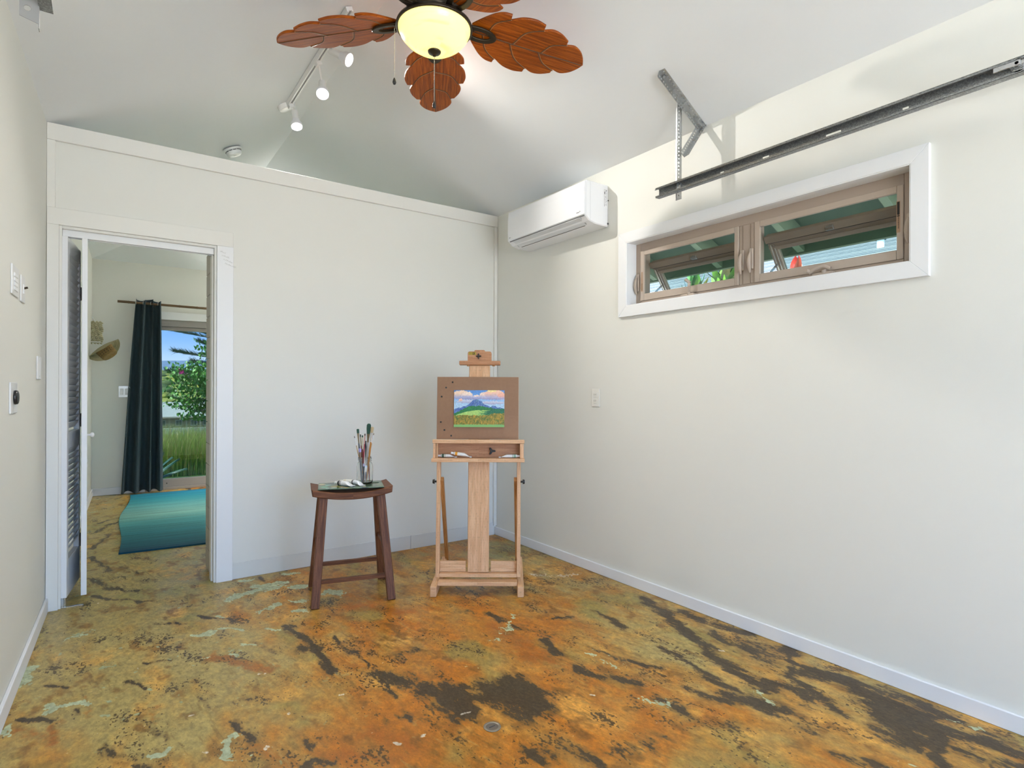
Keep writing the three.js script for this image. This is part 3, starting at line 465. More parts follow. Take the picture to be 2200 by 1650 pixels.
// ------------------------------------------------------------------ split air conditioner
{
  const a = thing('air_conditioner', 'white wall mounted split air conditioner beside the window', 'air conditioner');
  const z0 = .455, z1 = 1.29;
  const prof = (pts, za, zb, bev = .004) => ext(shapeOf(pts.map(([d, y]) => [-d, y])), zb - za - 2 * bev, bev).translate(W, 0, za + bev);
  mesh('body', prof([[.001, 2.2327], [.11, 2.236], [.165, 2.249], [.197, 2.277], [.197, 2.488], [.185, 2.4975], [.001, 2.4975]], z0, z1, .006), M.acwhite, a);
  mesh('front_panel', prof([[.196, 2.278], [.2035, 2.284], [.206, 2.35], [.2045, 2.44], [.199, 2.49], [.19, 2.495], [.19, 2.29]], z0 + .002, z1 - .004, .002), M.acwhite, a);
  const under = (d0, y0, d1, y1, t) => bar(V(W - d0, y0, 0), V(W - d1, y1, 0), .001, .001);
  const plate = (d0, y0, d1, y1, za, zb, th) => { const dx = -(d1 - d0), dy = y1 - y0, L = Math.hypot(dx, dy), g = bx(0, L, -th, 0, za, zb, .001); g.rotateZ(Math.atan2(dy, dx)); return g.translate(W - d0, y0, 0); };
  mesh('louvre', plate(.196, 2.2735, .135, 2.2385, z0 + .06, z1 - .055, .004), M.acgrey, a);
  mesh('outlet_gap', [plate(.199, 2.279, .194, 2.2735, z0 + .02, z1 - .01, .002), plate(.132, 2.2385, .128, 2.2375, z0 + .075, z1 - .075, .0035), plate(.19, 2.272, .14, 2.24, z1 - .054, z1 - .051, .003), plate(.19, 2.272, .14, 2.24, z0 + .056, z0 + .059, .003)], mat(rgb(.2, .2, .2), .6), a);
  mesh('seam', bx(W - .158, W - .155, 2.25, 2.49, z1 - .001, z1 + .0006, 0), M.acgrey, a);
  mesh('screw', cyl(V(W - .006, 2.252, z1 - .001), V(W - .006, 2.252, z1 + .003), .006), M.slot, a); mesh('screw', cyl(V(W - .004, 2.40, z1 - .001), V(W - .004, 2.40, z1 + .002), .004), M.slot, a);
  const cv = document.createElement('canvas'); cv.width = 64; cv.height = 256; const c = cv.getContext('2d'); c.fillStyle = '#eeeeef'; c.fillRect(0, 0, 64, 256); c.fillStyle = '#77777a';
  for (let k = 0; k < 46; k++) { const x = 6 + (k % 3) * 18, y = 10 + (k / 3 | 0) * 15; c.fillRect(x, y, 5 + rnd() * 9, 3 + rnd() * 5); } c.fillStyle = '#333'; c.fillRect(12, 40, 10, 34); c.fillRect(40, 20, 8, 12);
  const t = new THREE.CanvasTexture(cv); t.colorSpace = THREE.SRGBColorSpace;
  mesh('rating_label', new THREE.PlaneGeometry(.032, .12).translate(W - .026, 2.41, z1 + .0005), mat(rgb(1, 1, 1), .4, { map: t }), a);
  const lm = mat(rgb(.25, .25, .26), .5); mesh('logo', bx(W - .2062, W - .2045, 2.3, 2.305, z1 - .075, z1 - .05, 0), lm, a); mesh('indicator', bx(W - .2062, W - .2045, 2.303, 2.309, z1 - .045, z1 - .04, 0), lm, a); mesh('logo', bx(W - .2062, W - .2045, 2.3, 2.304, z0 + .02, z0 + .036, 0), lm, a);
}
// ------------------------------------------------------------------ garage door rails and their hangers
function angleIron(L, leg, holes = true) {                   // L profile along +y: one leg in x, one in z, two rows of holes
  const t = .002, flange = () => { const s = shapeOf([[0, 0], [leg, 0], [leg, L], [0, L]]); if (holes) for (let y = .014; y < L - .008; y += .019) s.holes.push(circHole(leg * .62, y, .0046)); return ext(s, t, 0, 3); };
  const a = flange(), b = flange().rotateY(-Math.PI / 2).translate(t, 0, 0);
  return merge([a, b]);
}
function along(g, a, b, up) { const y = b.clone().sub(a).normalize(), x = up.clone().sub(y.clone().multiplyScalar(up.dot(y))).normalize(), z = V().crossVectors(x, y); return g.applyMatrix4(new THREE.Matrix4().makeBasis(x, y, z).setPosition(a)); }
function channel(z0, z1, slots) {                             // C-shaped track, web on +x, lips towards -x, with slots in the web
  const h = .052, d = .03, t = .0016;
  const s = shapeOf([[z0, 0], [z1, 0], [z1, h], [z0, h]]); for (const [q, w] of slots) s.holes.push(rectHole(q, q + w, h * .5 - .004, h * .5 + .004));
  const web = ext(s, t).applyMatrix4(new THREE.Matrix4().makeBasis(V(0, 0, 1), V(0, 1, 0), V(-1, 0, 0)));
  return merge([web, bx(-d, 0, 0, t, z0, z1, 0), bx(-d, 0, h - t, h, z0, z1, 0), bx(-d, -d + t, 0, .009, z0, z1, 0), bx(-d, -d + t, h - .011, h, z0, z1, 0), bx(-d - .006, -d, h - .0115, h - .0095, z0, z1, 0)].map((g) => uvm(g, 'z')));
}
{
  const r = thing('door_track', 'long galvanized garage door track along the right wall above the window', 'track', [2.695, 2.2215, 0]);
  mesh('channel', channel(1.862, FRONT_Z - .3, [[2.24, .02], [2.46, .03], [2.74, .06], [3.02, .02], [3.6, .06]]), M.galv, r);
  mesh('roller', [cyl(V(-.03, .026, 3.36), V(-.005, .026, 3.36), .022, .022, 20), cyl(V(-.05, .026, 3.36), V(-.005, .026, 3.36), .005), bx(-.05, -.042, .018, .034, 3.3, 3.37, .002)], M.steel, r);
  mesh('bolt', [new THREE.SphereGeometry(.008, 10, 8).translate(-.006, .026, 2.0), bx(-.012, -.003, .012, .04, 1.99, 2.012, .001)], M.steel, r);
  const h = thing('track_hanger', 'perforated angle iron hanger holding the right garage door track', 'bracket');
  mesh('post', along(angleIron(.50, .036), V(2.712, 2.19, 1.996), V(2.712, 2.69, 1.996), V(-1, 0, 0)), M.steel, h);
  const cs = .4167, ce = (x) => EAVE + cs * (W - x);
  mesh('ceiling_bar', along(angleIron(.43, .034), V(2.489, ce(2.489) - .001, 2.034), V(2.876, ce(2.876) - .001, 1.99), V(-.4, -1, 0)), M.steel, h);
  mesh('brace', along(angleIron(.27, .034), V(2.71, 2.40, 2.014), V(2.872, 2.60, 2.0), V(-.2, 0, 1)), M.steel, h);
  for (const q of [V(2.705, 2.24, 2.0), V(2.7, 2.68, 2.006), V(2.862, 2.585, 2.012), V(2.52, ce(2.52) - .012, 2.04)]) mesh('bolt', new THREE.SphereGeometry(.008, 10, 8).translate(q.x, q.y, q.z), M.galv, h);
  // the left one, of which only the lower end shows
  const r2 = thing('door_track', 'end of the left garage door track at the top left corner', 'track', [.118, 2.2, 0]);
  mesh('channel', channel(.3 - FRONT_Z, -1.965, []).rotateY(Math.PI), M.galv, r2);
  const h2 = thing('track_hanger', 'galvanized hanger plate with round holes at the top left corner', 'bracket');
  const sh = shapeOf([[0, 0], [.04, -.01], [.04, .5], [0, .5]]); for (let y = .024; y < .48; y += .036) sh.holes.push(circHole(.016, y, .0075));
  const pl = merge([ext(sh, .002, 0, 5), bx(.038, .04, -.02, .5, -.02, .0, 0)].map((g) => uvm(g, 'y')));
  mesh('plate', pl.translate(.08, 2.162, 1.985), mat(rgb(.33, .33, .32), .55, { metalness: .35 }), h2);
}
// ------------------------------------------------------------------ smoke detector
{
  const s = thing('smoke_detector', 'round white smoke detector on the sloping ceiling', 'smoke detector', [1.045, EAVE + .4156 * 1.02, -.905]);
  s.rotation.z = Math.atan(.418);
  mesh('base', lathe([[0, 0], [.066, 0], [.068, -.008], [.066, -.016], [.06, -.018]], 40), M.plastic, s);
  mesh('cover', lathe([[.055, -.016], [.056, -.024], [.055, -.042], [.046, -.05], [.03, -.052], [0, -.053]], 40), M.plastic, s);
  for (let k = 0; k < 12; k++) mesh('vent', bx(-.012, .012, -.0235, -.019, .0545, .0575, 0).rotateY(k * Math.PI / 6), M.slot, s);
  mesh('button', lathe([[0, -.055], [.012, -.055], [.013, -.051]], 20), M.white, s);
}
// ------------------------------------------------------------------ track light with three spot heads
{
  const t = thing('track_light', 'white track light with three lit spot heads on the ceiling slope', 'light');
  const slope = .4166, cy = (x) => EAVE + slope * x, TX = 1.262, n = V(slope, -1, 0).normalize(), up = n.clone().negate(), side = V(n.y, -n.x, 0).negate();
  const B = new THREE.Matrix4().makeBasis(V(Math.cos(Math.atan(slope)), Math.sin(Math.atan(slope)), 0), up, V(0, 0, 1)).setPosition(TX, cy(TX), 0);
  mesh('rail', [bx(-.018, .018, -.02, .0, -.14, 1.08, .002), bx(-.018, -.007, -.026, -.018, -.14, 1.08, .001), bx(.007, .018, -.026, -.018, -.14, 1.08, .001)].map((g) => place(g, B)), M.plastic, t);
  mesh('rail_slot', place(bx(-.006, .006, -.0212, -.0198, -.135, 1.075, 0), B), mat(rgb(.3, .3, .3), .5), t);
  mesh('canopy', place(lathe([[0, -.03], [.05, -.03], [.058, -.022], [.06, 0]], 36).translate(0, 0, -.17), B), M.plastic, t);
  const head = (zt, face, aim, power, cone = 1) => {
    const base = V(TX, cy(TX), zt).addScaledVector(n, .03), d = aim.clone().sub(face).normalize(), back = face.clone().addScaledVector(d, -.135);
    const h = mesh('lamp_head', [cyl(back.clone(), back.clone().addScaledVector(d, .07), .021, .021, 28), cyl(back.clone().addScaledVector(d, .07), back.clone().addScaledVector(d, .074), .023, .023, 28)], M.plastic, t);
    mesh('stem', [place(bx(-.016, .016, -.045, -.02, -.02, .02, .003).translate(0, 0, zt), B), cyl(base.clone().addScaledVector(n, .01), back.clone().addScaledVector(d, .004), .006), new THREE.SphereGeometry(.01, 12, 10).translate(back.x, back.y, back.z)], M.plastic, h);
    const q = new THREE.Quaternion().setFromUnitVectors(V(0, 1, 0), d);
    mesh('reflector', lathe([[.022, -.062], [.026, -.05], [.036, -.03], [.0375, -.012], [.0365, -.004], [.0355, -.004], [.025, -.045]], 32).applyQuaternion(q).translate(face.x, face.y, face.z), mat(rgb(.85, .86, .88), .35), h);
    mesh('bulb_face', lathe([[0, .004], [.015, .003], [.03, -.001], [.036, -.006]], 32).applyQuaternion(q).translate(face.x, face.y, face.z), glow(rgb(1, .98, .94), 4.5), h);
    const L = new THREE.SpotLight(rgb(1, .96, .9), power, 0, cone, .95, 2); L.position.copy(face).addScaledVector(d, .012); L.target.position.copy(aim); L.castShadow = true; L.shadow.radius = 1.1; L.shadow.mapSize.set(2048, 2048); scene.add(L, L.target);
  };
  head(-.1, V(1.306, 2.953, -.062), V(1.34, 1.6, .5), SPOT * .7);
  head(.52, V(1.31, 2.945, .49), V(1.0, 1.3, 1.6), SPOT * 1.3);
  head(.86, V(1.388, 3.058, .738), V(2.88, 1.85, 2.15), SPOT * 2.1, .72);
}

// ------------------------------------------------------------------ ceiling fan with leaf blades
{
  const f = thing('ceiling_fan', 'ceiling fan with carved wooden leaf blades and lit glass bowl', 'ceiling fan', [1.457, 0, 1.64]);
  mesh('downrod', [cyl(V(0, 3.0, 0), V(-.016, 3.2, 0), .011), lathe([[0, 3.11], [.03, 3.11], [.06, 3.15], [.068, 3.18], [0, 3.2]], 32)], M.bronze, f);
  mesh('motor', lathe([[0, 3.02], [.05, 3.02], [.1, 2.995], [.125, 2.955], [.128, 2.91], [.115, 2.87], [.12, 2.862], [.12, 2.845], [.1, 2.838], [.1, 2.825], [0, 2.825]], 48), M.bronze, f);
  mesh('light_rim', lathe([[.1, 2.826], [.15, 2.822], [.168, 2.812], [.171, 2.802], [.166, 2.796], [.158, 2.8], [.1, 2.81]], 56), M.bronze, f);
  const ring = tex(256, 128, (i, j) => { const n = fbm(i / 40, j / 12, 3), v = .8 + .4 * n; return [255 * Math.min(1, v * 1.02), 236 * Math.min(1, v), 138 * Math.min(1, v * v)]; });
  mesh('glass_bowl', lathe([[.012, 2.7], [.05, 2.704], [.09, 2.718], [.125, 2.742], [.148, 2.768], [.159, 2.79], [.16, 2.801]], 56), new THREE.MeshPhysicalMaterial({ color: rgb(.75, .62, .3), roughness: .3, emissive: rgb(1, 1, 1), emissiveMap: ring, emissiveIntensity: 1.25, clearcoat: .5 }), f);
  const bl = new THREE.PointLight(rgb(1, .86, .6), FAN, 0, 2); bl.position.set(1.457, 2.752, 1.64); bl.castShadow = true; bl.shadow.radius = 4; scene.add(bl);
  const fin = mesh('finial', lathe([[0, 2.678], [.006, 2.679], [.008, 2.684], [.014, 2.688], [.027, 2.694], [.03, 2.7], [.026, 2.704], [0, 2.706]], 32), M.bronze, f);
  const chain = (x, y0, y1, z) => { const g = []; for (let y = y0; y > y1 + .03; y -= .0056) g.push(new THREE.SphereGeometry(.0021, 6, 5).translate(x, y, z)); g.push(cyl(V(x, y0, z), V(x, y1 + .026, z), .0007, .0007, 5)); const c = mesh('pull_chain', g, M.chrome, f); mesh('fob', lathe([[0, y1], [.005, y1 + .001], [.0085, y1 + .009], [.0065, y1 + .02], [.0025, y1 + .03], [0, y1 + .031]], 18).translate(x, 0, z), M.dark, c); };
  const R = [Math.cos(YAW), Math.sin(YAW)];
  chain(0, 2.678, 2.448, 0); chain(-R[0] * .178, 2.818, 2.553, -R[1] * .178);
  mesh('switch_stub', cyl(V(-R[0] * .15, 2.822, -R[1] * .15), V(-R[0] * .182, 2.818, -R[1] * .182), .004), M.bronze, f);
  // one leaf: x along the blade from root to tip, y across
  const side = [[0, .035], [.05, .07], [.13, .118], [.2, .142], [.265, .146], [.272, .118], [.36, .148], [.46, .158], [.545, .148], [.55, .12], [.62, .136], [.7, .128], [.775, .104], [.78, .08], [.85, .088], [.92, .068], [.97, .035]], L = .575;
  const smooth = (s) => side.map(([t, w]) => [t * L, s * w]);
  const outline = [...smooth(1), [L, 0], ...smooth(-1).reverse()];
  const leafShape = new THREE.Shape(); leafShape.moveTo(...outline[0]);
  const corner = new Set([4, 5, 8, 9, 12, 13]);
  const addSide = (pts, rev) => { let run = [pts[0]]; for (let k = 1; k < pts.length; k++) { run.push(pts[k]); const idx = rev ? pts.length - 1 - k : k; if (corner.has(idx) || k === pts.length - 1) { leafShape.splineThru(run.slice(1).map((p) => new THREE.Vector2(...p))); run = [pts[k]]; } } };
  addSide([...smooth(1), [L, 0]], false); addSide([[L, 0], ...smooth(-1).reverse()], true); leafShape.lineTo(...outline[0]);
  const leaf = ext(leafShape, .006, .003, 5); leaf.translate(0, 0, -.003); uvm(leaf, 'x');
  const under = -.0062;
  const rib = tubeOf([[0, 0, under], [L * .5, .004, under], [L * .985, 0, under]], .0032, 24, 6).scale(1, 1, .7).translate(0, 0, -.0018);
  const veins = []; for (const s of [1, -1]) for (const [a, b, w] of [[.1, .268, .125], [.33, .548, .125], [.58, .778, .086]]) { const dt = s > 0 ? 0 : .03; veins.push(tubeOf([[(a + dt) * L, 0, under], [(a + b) / 2 * L - .012, s * w * .62, under], [(b) * L, s * w * .97, under]], .0026, 14, 5)); }
  const veinPale = []; for (const s of [1, -1]) for (const [a, b, w] of [[.1, .268, .125], [.33, .548, .125], [.58, .778, .086]]) { const dt = s > 0 ? 0 : .03; veinPale.push(tubeOf([[(a + dt) * L + .006, 0, under + .001], [(a + b) / 2 * L - .006, s * w * .62, under + .001], [(b) * L + .004, s * w * .97, under + .001]], .0018, 14, 5)); }  // paler line alongside each dark vein
  const ironShape = new THREE.Shape(); ironShape.absellipse(.04, 0, .085, .042, 0, Math.PI * 2); const ih = new THREE.Path(); ih.absellipse(.045, 0, .05, .02, 0, Math.PI * 2, true); ironShape.holes.push(ih);
  const iron = merge([ext(ironShape, .006, .002, 12).translate(0, 0, -.017), bx(-.09, -.02, -.02, .02, -.022, -.008, .003)].map((g) => uvm(g, 'x')));
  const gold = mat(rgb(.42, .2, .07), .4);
  for (const [deg, pitch] of [[-139, .2], [-62, .1], [15, .2], [86, .2], [152, .2]]) {
    const a = deg * Math.PI / 180, dir = V(Math.cos(a), -.085, Math.sin(a)).normalize(), flat = V(-Math.sin(a), 0, Math.cos(a));
    const upv = V().crossVectors(flat, dir).normalize(); const y = flat.clone().multiplyScalar(Math.cos(pitch)).addScaledVector(upv, Math.sin(pitch)), zz = V().crossVectors(dir, y);
    const flip = zz.y < 0 ? -1 : 1; const m4 = new THREE.Matrix4().makeBasis(dir, y.multiplyScalar(flip), zz.multiplyScalar(flip)).setPosition(Math.cos(a) * .165, 2.836, Math.sin(a) * .165);
    const b = mesh('blade', leaf.clone().applyMatrix4(m4), M.fanwood, f);
    mesh('midrib', rib.clone().applyMatrix4(m4), M.vein, b); mesh('vein', [...veins.map((v) => v.clone().applyMatrix4(m4))], M.vein, b); mesh('vein_edge', veinPale.map((v) => v.clone().applyMatrix4(m4)), gold, b);
    mesh('blade_arm', iron.clone().applyMatrix4(m4), M.bronze, f);
  }
}
// ------------------------------------------------------------------ easel
const EZ = { p: [2.0028, 0, 1.1326], t: -YAW };
const TILT = (g) => g.applyMatrix4(new THREE.Matrix4().makeTranslation(0, .085, -.1).multiply(new THREE.Matrix4().makeRotationX(-.075)).multiply(new THREE.Matrix4().makeTranslation(0, -.085, .1)));
{
  const e = thing('easel', 'beech wood studio easel with a storage tray', 'easel', EZ.p, EZ.t);
  for (const [a, b] of [[-.270, -.232], [.232, .270]]) mesh('foot', bx(a, b, 0, .062, -.6, 0, .006, 'z'), M.beech, e);
  mesh('base_bar', bx(-.232, .232, .05, .074, -.105, -.045, .003), M.beech, e);
  for (const [a, b] of [[-.251, -.229], [.229, .251]]) mesh('upright', TILT(bx(a, b, .085, .79, -.14, -.097, .003, 'y')), M.beech, e);
  mesh('lower_rail', TILT(bx(-.229, .229, .085, .107, -.15, -.092, .003)), M.beech, e);
  for (const [a, b] of [[-.229, -.074], [.074, .229]]) mesh('lower_panel', TILT(bx(a, b, .108, .171, -.146, -.132, .002)), M.beech, e);
  mesh('mast', TILT(bx(-.0635, .0635, .108, 1.345, -.13, -.112, .006, 'y')), M.beech, e);
  for (const s of [-1, 1]) mesh('rear_strut', bar(V(s * .222, .655, -.165), V(s * .235, .03, -.585), .022, .034, .003), M.beech3, e);
  for (const s of [-1, 1]) mesh('side_knob', [cyl(V(s * .25, .64, -.155), V(s * .268, .64, -.155), .006), cyl(V(s * .264, .64, -.155), V(s * .276, .64, -.155), .015, .012, 8)], M.dark, e);
  const tray = mesh('tray', [TILT(bx(-.27, .272, .872, .894, -.1105, -.03, .003)), TILT(bx(-.273, .273, .763, .785, -.1105, -.012, .003)), TILT(bx(-.266, -.25, .7855, .8715, -.11, -.036, .002)), TILT(bx(.246, .268, .7855, .8715, -.11, -.036, .002)), TILT(bx(-.247, -.24, .7855, .8715, -.1, -.04, .001))], M.beech, e);
  mesh('tray_back', TILT(bx(-.2495, .2455, .7855, .8715, -.111, -.1015, .001)), M.beech2, tray);
  const star = (cx, cy, z, n, r0, r1, th) => { const pts = []; for (let k = 0; k < n * 8; k++) { const a = k / (n * 8) * Math.PI * 2 + .3, q = Math.pow(.5 + .5 * Math.cos(a * n), 1.6); pts.push([cx + Math.cos(a) * (r0 + (r1 - r0) * q), cy + Math.sin(a) * (r0 + (r1 - r0) * q)]); } return uvm(ext(shapeOf(pts), th, .002).translate(0, 0, z), 'x'); };
  mesh('tray_knob', [TILT(star(.078, .826, -.096, 3, .008, .024, .014)), TILT(cyl(V(.078, .826, -.102), V(.078, .826, -.094), .007))], M.dark, tray);
  const clip = mesh('top_clip', [TILT(bx(-.122, .127, 1.344, 1.369, -.122, -.085, .004)), (() => { const s = new THREE.Shape(); const w = .0725, y0 = 1.368, y1 = 1.428, r = .014; s.moveTo(-w, y0); s.lineTo(w, y0); s.lineTo(w, y1 - r); s.quadraticCurveTo(w, y1, w - r, y1); s.lineTo(.034, y1); s.quadraticCurveTo(.03, y1 + .009, .024, y1 + .009); s.lineTo(-.024, y1 + .009); s.quadraticCurveTo(-.03, y1 + .009, -.034, y1); s.lineTo(-w + r, y1); s.quadraticCurveTo(-w, y1, -w, y1 - r); return TILT(uvm(ext(s, .014, .002).translate(0, 0, -.118), 'x')); })()], M.beech2, e);
  mesh('clip_knob', TILT(star(-.006, 1.398, -.102, 4, .006, .0175, .012)), M.dark, clip);
  for (const x of [-.068, .086]) mesh('peg', TILT(cyl(V(x, 1.337, -.1), V(x, 1.346, -.1), .008)), M.beech3, clip);
  const cv = document.createElement('canvas'); cv.width = 128; cv.height = 48; const c = cv.getContext('2d'); c.fillStyle = '#8f7a22'; c.fillRect(0, 0, 128, 48); c.fillStyle = '#b09a36'; c.fillRect(4, 4, 120, 40); c.fillStyle = '#14120a'; c.fillRect(66, 6, 40, 36); c.fillStyle = '#b9a23c'; c.fillRect(74, 12, 8, 24); c.fillRect(88, 12, 10, 8); c.fillRect(92, 26, 6, 10); c.fillStyle = '#6b5a18'; for (let k = 0; k < 4; k++) c.fillRect(10, 10 + k * 8, 48, 3);
  const t = new THREE.CanvasTexture(cv); t.colorSpace = THREE.SRGBColorSpace;
  mesh('brass_plate', TILT(new THREE.PlaneGeometry(.044, .017).translate(-.044, 1.415, -.1015)), mat(rgb(1, 1, 1), .35, { map: t, metalness: .3 }), clip);
}
{
  const b = thing('drawing_board', 'brown hardboard panel with black pin marks resting on the easel', 'board', EZ.p, EZ.t);
  const hb = tex(256, 256, (i, j) => { const n = fbm(i / 3, j / 3, 3), m = fbm(i / 60, j / 40, 3); return mix3([140, 104, 76], [160, 124, 94], .4 * n + .6 * m); });
  mesh('panel', TILT(bx(-.255, .237, .8955, 1.272, -.108, -.1015, .0015)), mat(rgb(1, 1, 1), .6, { map: hb }), b);
  mesh('panel_edge', TILT(bx(.2372, .2392, .896, 1.2715, -.108, -.102, .0005, 'y')), mat(rgb(.7, .58, .45), .7), b);
  for (const [u, v] of [[.18, .93], [.1, .84], [.045, .69], [.04, .27], [.085, .14], [.17, .045]]) mesh('pin', TILT(cyl(V(-.25 + u * .487, .9 + v * .365, -.1017), V(-.25 + u * .487, .9 + v * .365, -.0985), .0055, .0045, 12)), M.dark, b);
  const p = thing('painting', 'small oil painting of blue mountains, green hills and golden grass', 'painting', EZ.p, EZ.t);
  const cl = (x, y, cx, cy, rx, ry) => Math.max(0, 1 - ((x - cx) / rx) ** 2 - ((y - cy) / ry) ** 2);
  const art = tex(768, 560, (i, j) => {
    const x = i / 768, y = 1 - j / 560, br = fbm(i / 26, j / 9, 4), sw = fbm(i / 9 + 60, j / 14, 3), wx = x + .03 * (br - .5), wy = y + .05 * (fbm(i / 18 + 9, j / 18, 3) - .5);
    let c = mix3([92, 148, 214], [176, 208, 232], ss(0, .42, wy) + .2 * (br - .5));
    const cloud = (cx, cy, rx, ry, lo, hi) => { const k = cl(wx, wy, cx, cy, rx, ry); if (k > .02) c = mix3(c, mix3(hi, lo, ss(cy - ry * .4, cy + ry * .7, wy + .05 * (sw - .5))), ss(.02, .22, k + .25 * (sw - .5))); };
    cloud(.15, .13, .2, .13, [178, 176, 206], [246, 214, 184]); cloud(.26, .14, .12, .1, [188, 180, 206], [250, 226, 206]); cloud(.44, .18, .08, .05, [196, 190, 214], [248, 222, 206]); cloud(.62, .14, .13, .1, [186, 184, 210], [250, 222, 204]); cloud(.8, .11, .21, .14, [190, 176, 202], [250, 204, 176]); cloud(.95, .16, .1, .1, [216, 170, 180], [246, 186, 160]); cloud(.74, .02, .1, .035, [250, 226, 150], [250, 232, 160]);
    cloud(.3, .21, .36, .045, [150, 150, 190], [176, 178, 210]); cloud(.75, .215, .28, .04, [158, 152, 190], [186, 180, 206]); cloud(.25, .31, .22, .05, [168, 176, 206], [202, 206, 222]); cloud(.76, .34, .26, .045, [172, 170, 200], [206, 208, 224]); cloud(.13, .27, .04, .04, [240, 190, 170], [246, 200, 178]);
    const ridge = .5 - .19 * Math.exp(-(((x - .4) / .13) ** 2)) - .13 * Math.exp(-(((x - .53) / .12) ** 2)) - .06 * Math.exp(-(((x - .75) / .15) ** 2)) - .05 * Math.exp(-(((x - .2) / .09) ** 2)) + .05 * (vn(x * 22, 3) - .5);
    if (y > ridge) c = mix3([62, 92, 168], [104, 140, 190], ss(.3, .75, sw)); if (y > ridge && x > .4 && x < .58) c = mix3(c, [126, 168, 172], .6 * ss(.45, .7, fbm(i / 14, j / 30, 3)));
    const fore = .5 + .07 * Math.cos((x - .45) * 4.4) * -1 + .03 * (vn(x * 30, 8) - .5) + (x < .3 ? (.3 - x) * .35 : 0);
    if (y > fore) c = mix3([18, 104, 62], [44, 140, 70], sw);
    const hill = .56 + 1.1 * (x - .52) ** 2 * (x < .52 ? .55 : .2) + .02 * (br - .5); const dark2 = ss(.5, .72, x + .5 * (y - .6) + .35 * (br - .5)) * ss(.5, .56, y);
    if (y > hill - .02) c = mix3([150, 202, 96], [194, 220, 130], br); if (y > hill - .02) c = mix3(c, [20, 106, 70], dark2);
    if (x > .72 && y > .5 && y < .66 + .06 * vn(x * 40, 2)) c = mix3([14, 92, 66], [40, 130, 90], sw);
    const gr = .68 + .05 * (fbm(x * 40, 1, 2) - .5) - .06 * ss(.55, .95, x);
    if (y > gr) { const st = .65 * fbm(i / 7 + y * 9 + 3 * br, j / 40, 3) + .35 * fbm(i / 20 + 8, j / 22, 3); c = mix3([104, 112, 36], [206, 160, 52], ss(.3, .75, st)); c = mix3(c, [70, 108, 40], .7 * ss(.55, .75, fbm(i / 22, j / 30 + 7, 3))); c = mix3(c, [232, 196, 112], .7 * ss(.7, .82, fbm(i / 5 + 50 + y * 8, j / 40, 3)) * ss(.4, .9, x)); c = mix3(c, [140, 72, 40], .5 * ss(.68, .8, fbm(i / 8 + 5, j / 10, 3)) * ss(.75, .95, y)); }
    if (y > .93 + .03 * (br - .5)) c = mix3([150, 198, 120], [110, 170, 90], sw);
    const s = .9 + .22 * sw; return c.map((v) => v * s);
  }); art.wrapS = art.wrapT = THREE.ClampToEdgeWrapping;
  const front = TILT(new THREE.PlaneGeometry(.303, .222).translate(.0005, 1.0795, -.0897));
  mesh('canvas_sides', TILT(bx(-.151, .152, .9685, 1.1905, -.1012, -.09, .001)), mat(rgb(.88, .87, .8), .7), p);
  mesh('painted_face', front, mat(rgb(1, 1, 1), .45, { map: art, bumpMap: art, bumpScale: .0008, clearcoat: .2 }), p);
}
// ------------------------------------------------------------------ paint tubes
function paintTube(name, label, pos, turn, L, r, bandColor, capColor, band2, roll = 0, parentTurn, bodyColor = rgb(.84, .85, .84)) {
  const t = thing(name, label, 'paint tube', pos, turn, 'squeezed paint tubes'); t.rotation.order = 'YXZ'; t.rotation.z = roll;
  const g = grid(28, 24, (u, v) => { const a = u * Math.PI * 2, s = v, ry = r * (s < .55 ? 1 : 1 - .94 * ss(.55, 1, s)), rz = r * (1 + .35 * ss(.35, 1, s)); return [s * L, ry * Math.sin(a) + r * (1 - 0 * s) - (r - ry) * .75, rz * Math.cos(a)]; });
  mesh('body', g, mat(bodyColor, .35, { metalness: .1 }), t);
  mesh('fold', bx(L - .006, L + .006, r * .25 - .0025, r * .25 + .0035, -r * 1.34, r * 1.34, .001), mat(rgb(.75, .76, .77), .35, { metalness: .4 }), t);
  const ringG = (x0, x1, k) => new THREE.CylinderGeometry(r * k, r * k, x1 - x0, 24, 1, true).rotateZ(Math.PI / 2).translate((x0 + x1) / 2, r, 0);
  mesh('band', ringG(.004, .018, 1.015), mat(bandColor, .45), t); if (band2) mesh('band', ringG(.022, .026, 1.015), mat(band2, .45), t);
  mesh('shoulder', new THREE.CylinderGeometry(r * .55, r, .006, 24).rotateZ(Math.PI / 2).translate(-.003, r, 0), mat(rgb(.8, .8, .8), .4), t);
  mesh('cap', new THREE.CylinderGeometry(r * .62, r * .68, .015, 18).rotateZ(Math.PI / 2).translate(-.013, r, 0), mat(capColor, .4), t);
  return t;
}
{
  const loc = (x, y, z) => { const c = Math.cos(YAW), s = Math.sin(YAW); return [EZ.p[0] + x * c - z * s, y, EZ.p[2] + x * s + z * c]; };
  const trayY = .789;
  paintTube('paint_tube', 'paint tube with a dark green band in the left end of the easel tray', loc(-.222, trayY, -.125), -YAW - .05, .088, .0095, rgb(.05, .11, .07), rgb(.85, .85, .83), rgb(.3, .35, .2));
  paintTube('paint_tube', 'paint tube with an orange band leaning in the easel tray', loc(-.142, trayY + .016, -.1), -YAW - .02, .098, .0105, rgb(.82, .38, .04), rgb(.86, .86, .85), null, -.13);
  paintTube('paint_tube', 'paint tube with a pale green band in the right end of the easel tray', loc(.226, trayY, -.118), -YAW + Math.PI + .03, .1, .0095, rgb(.3, .48, .36), rgb(.85, .85, .85), rgb(.4, .5, .4));
}
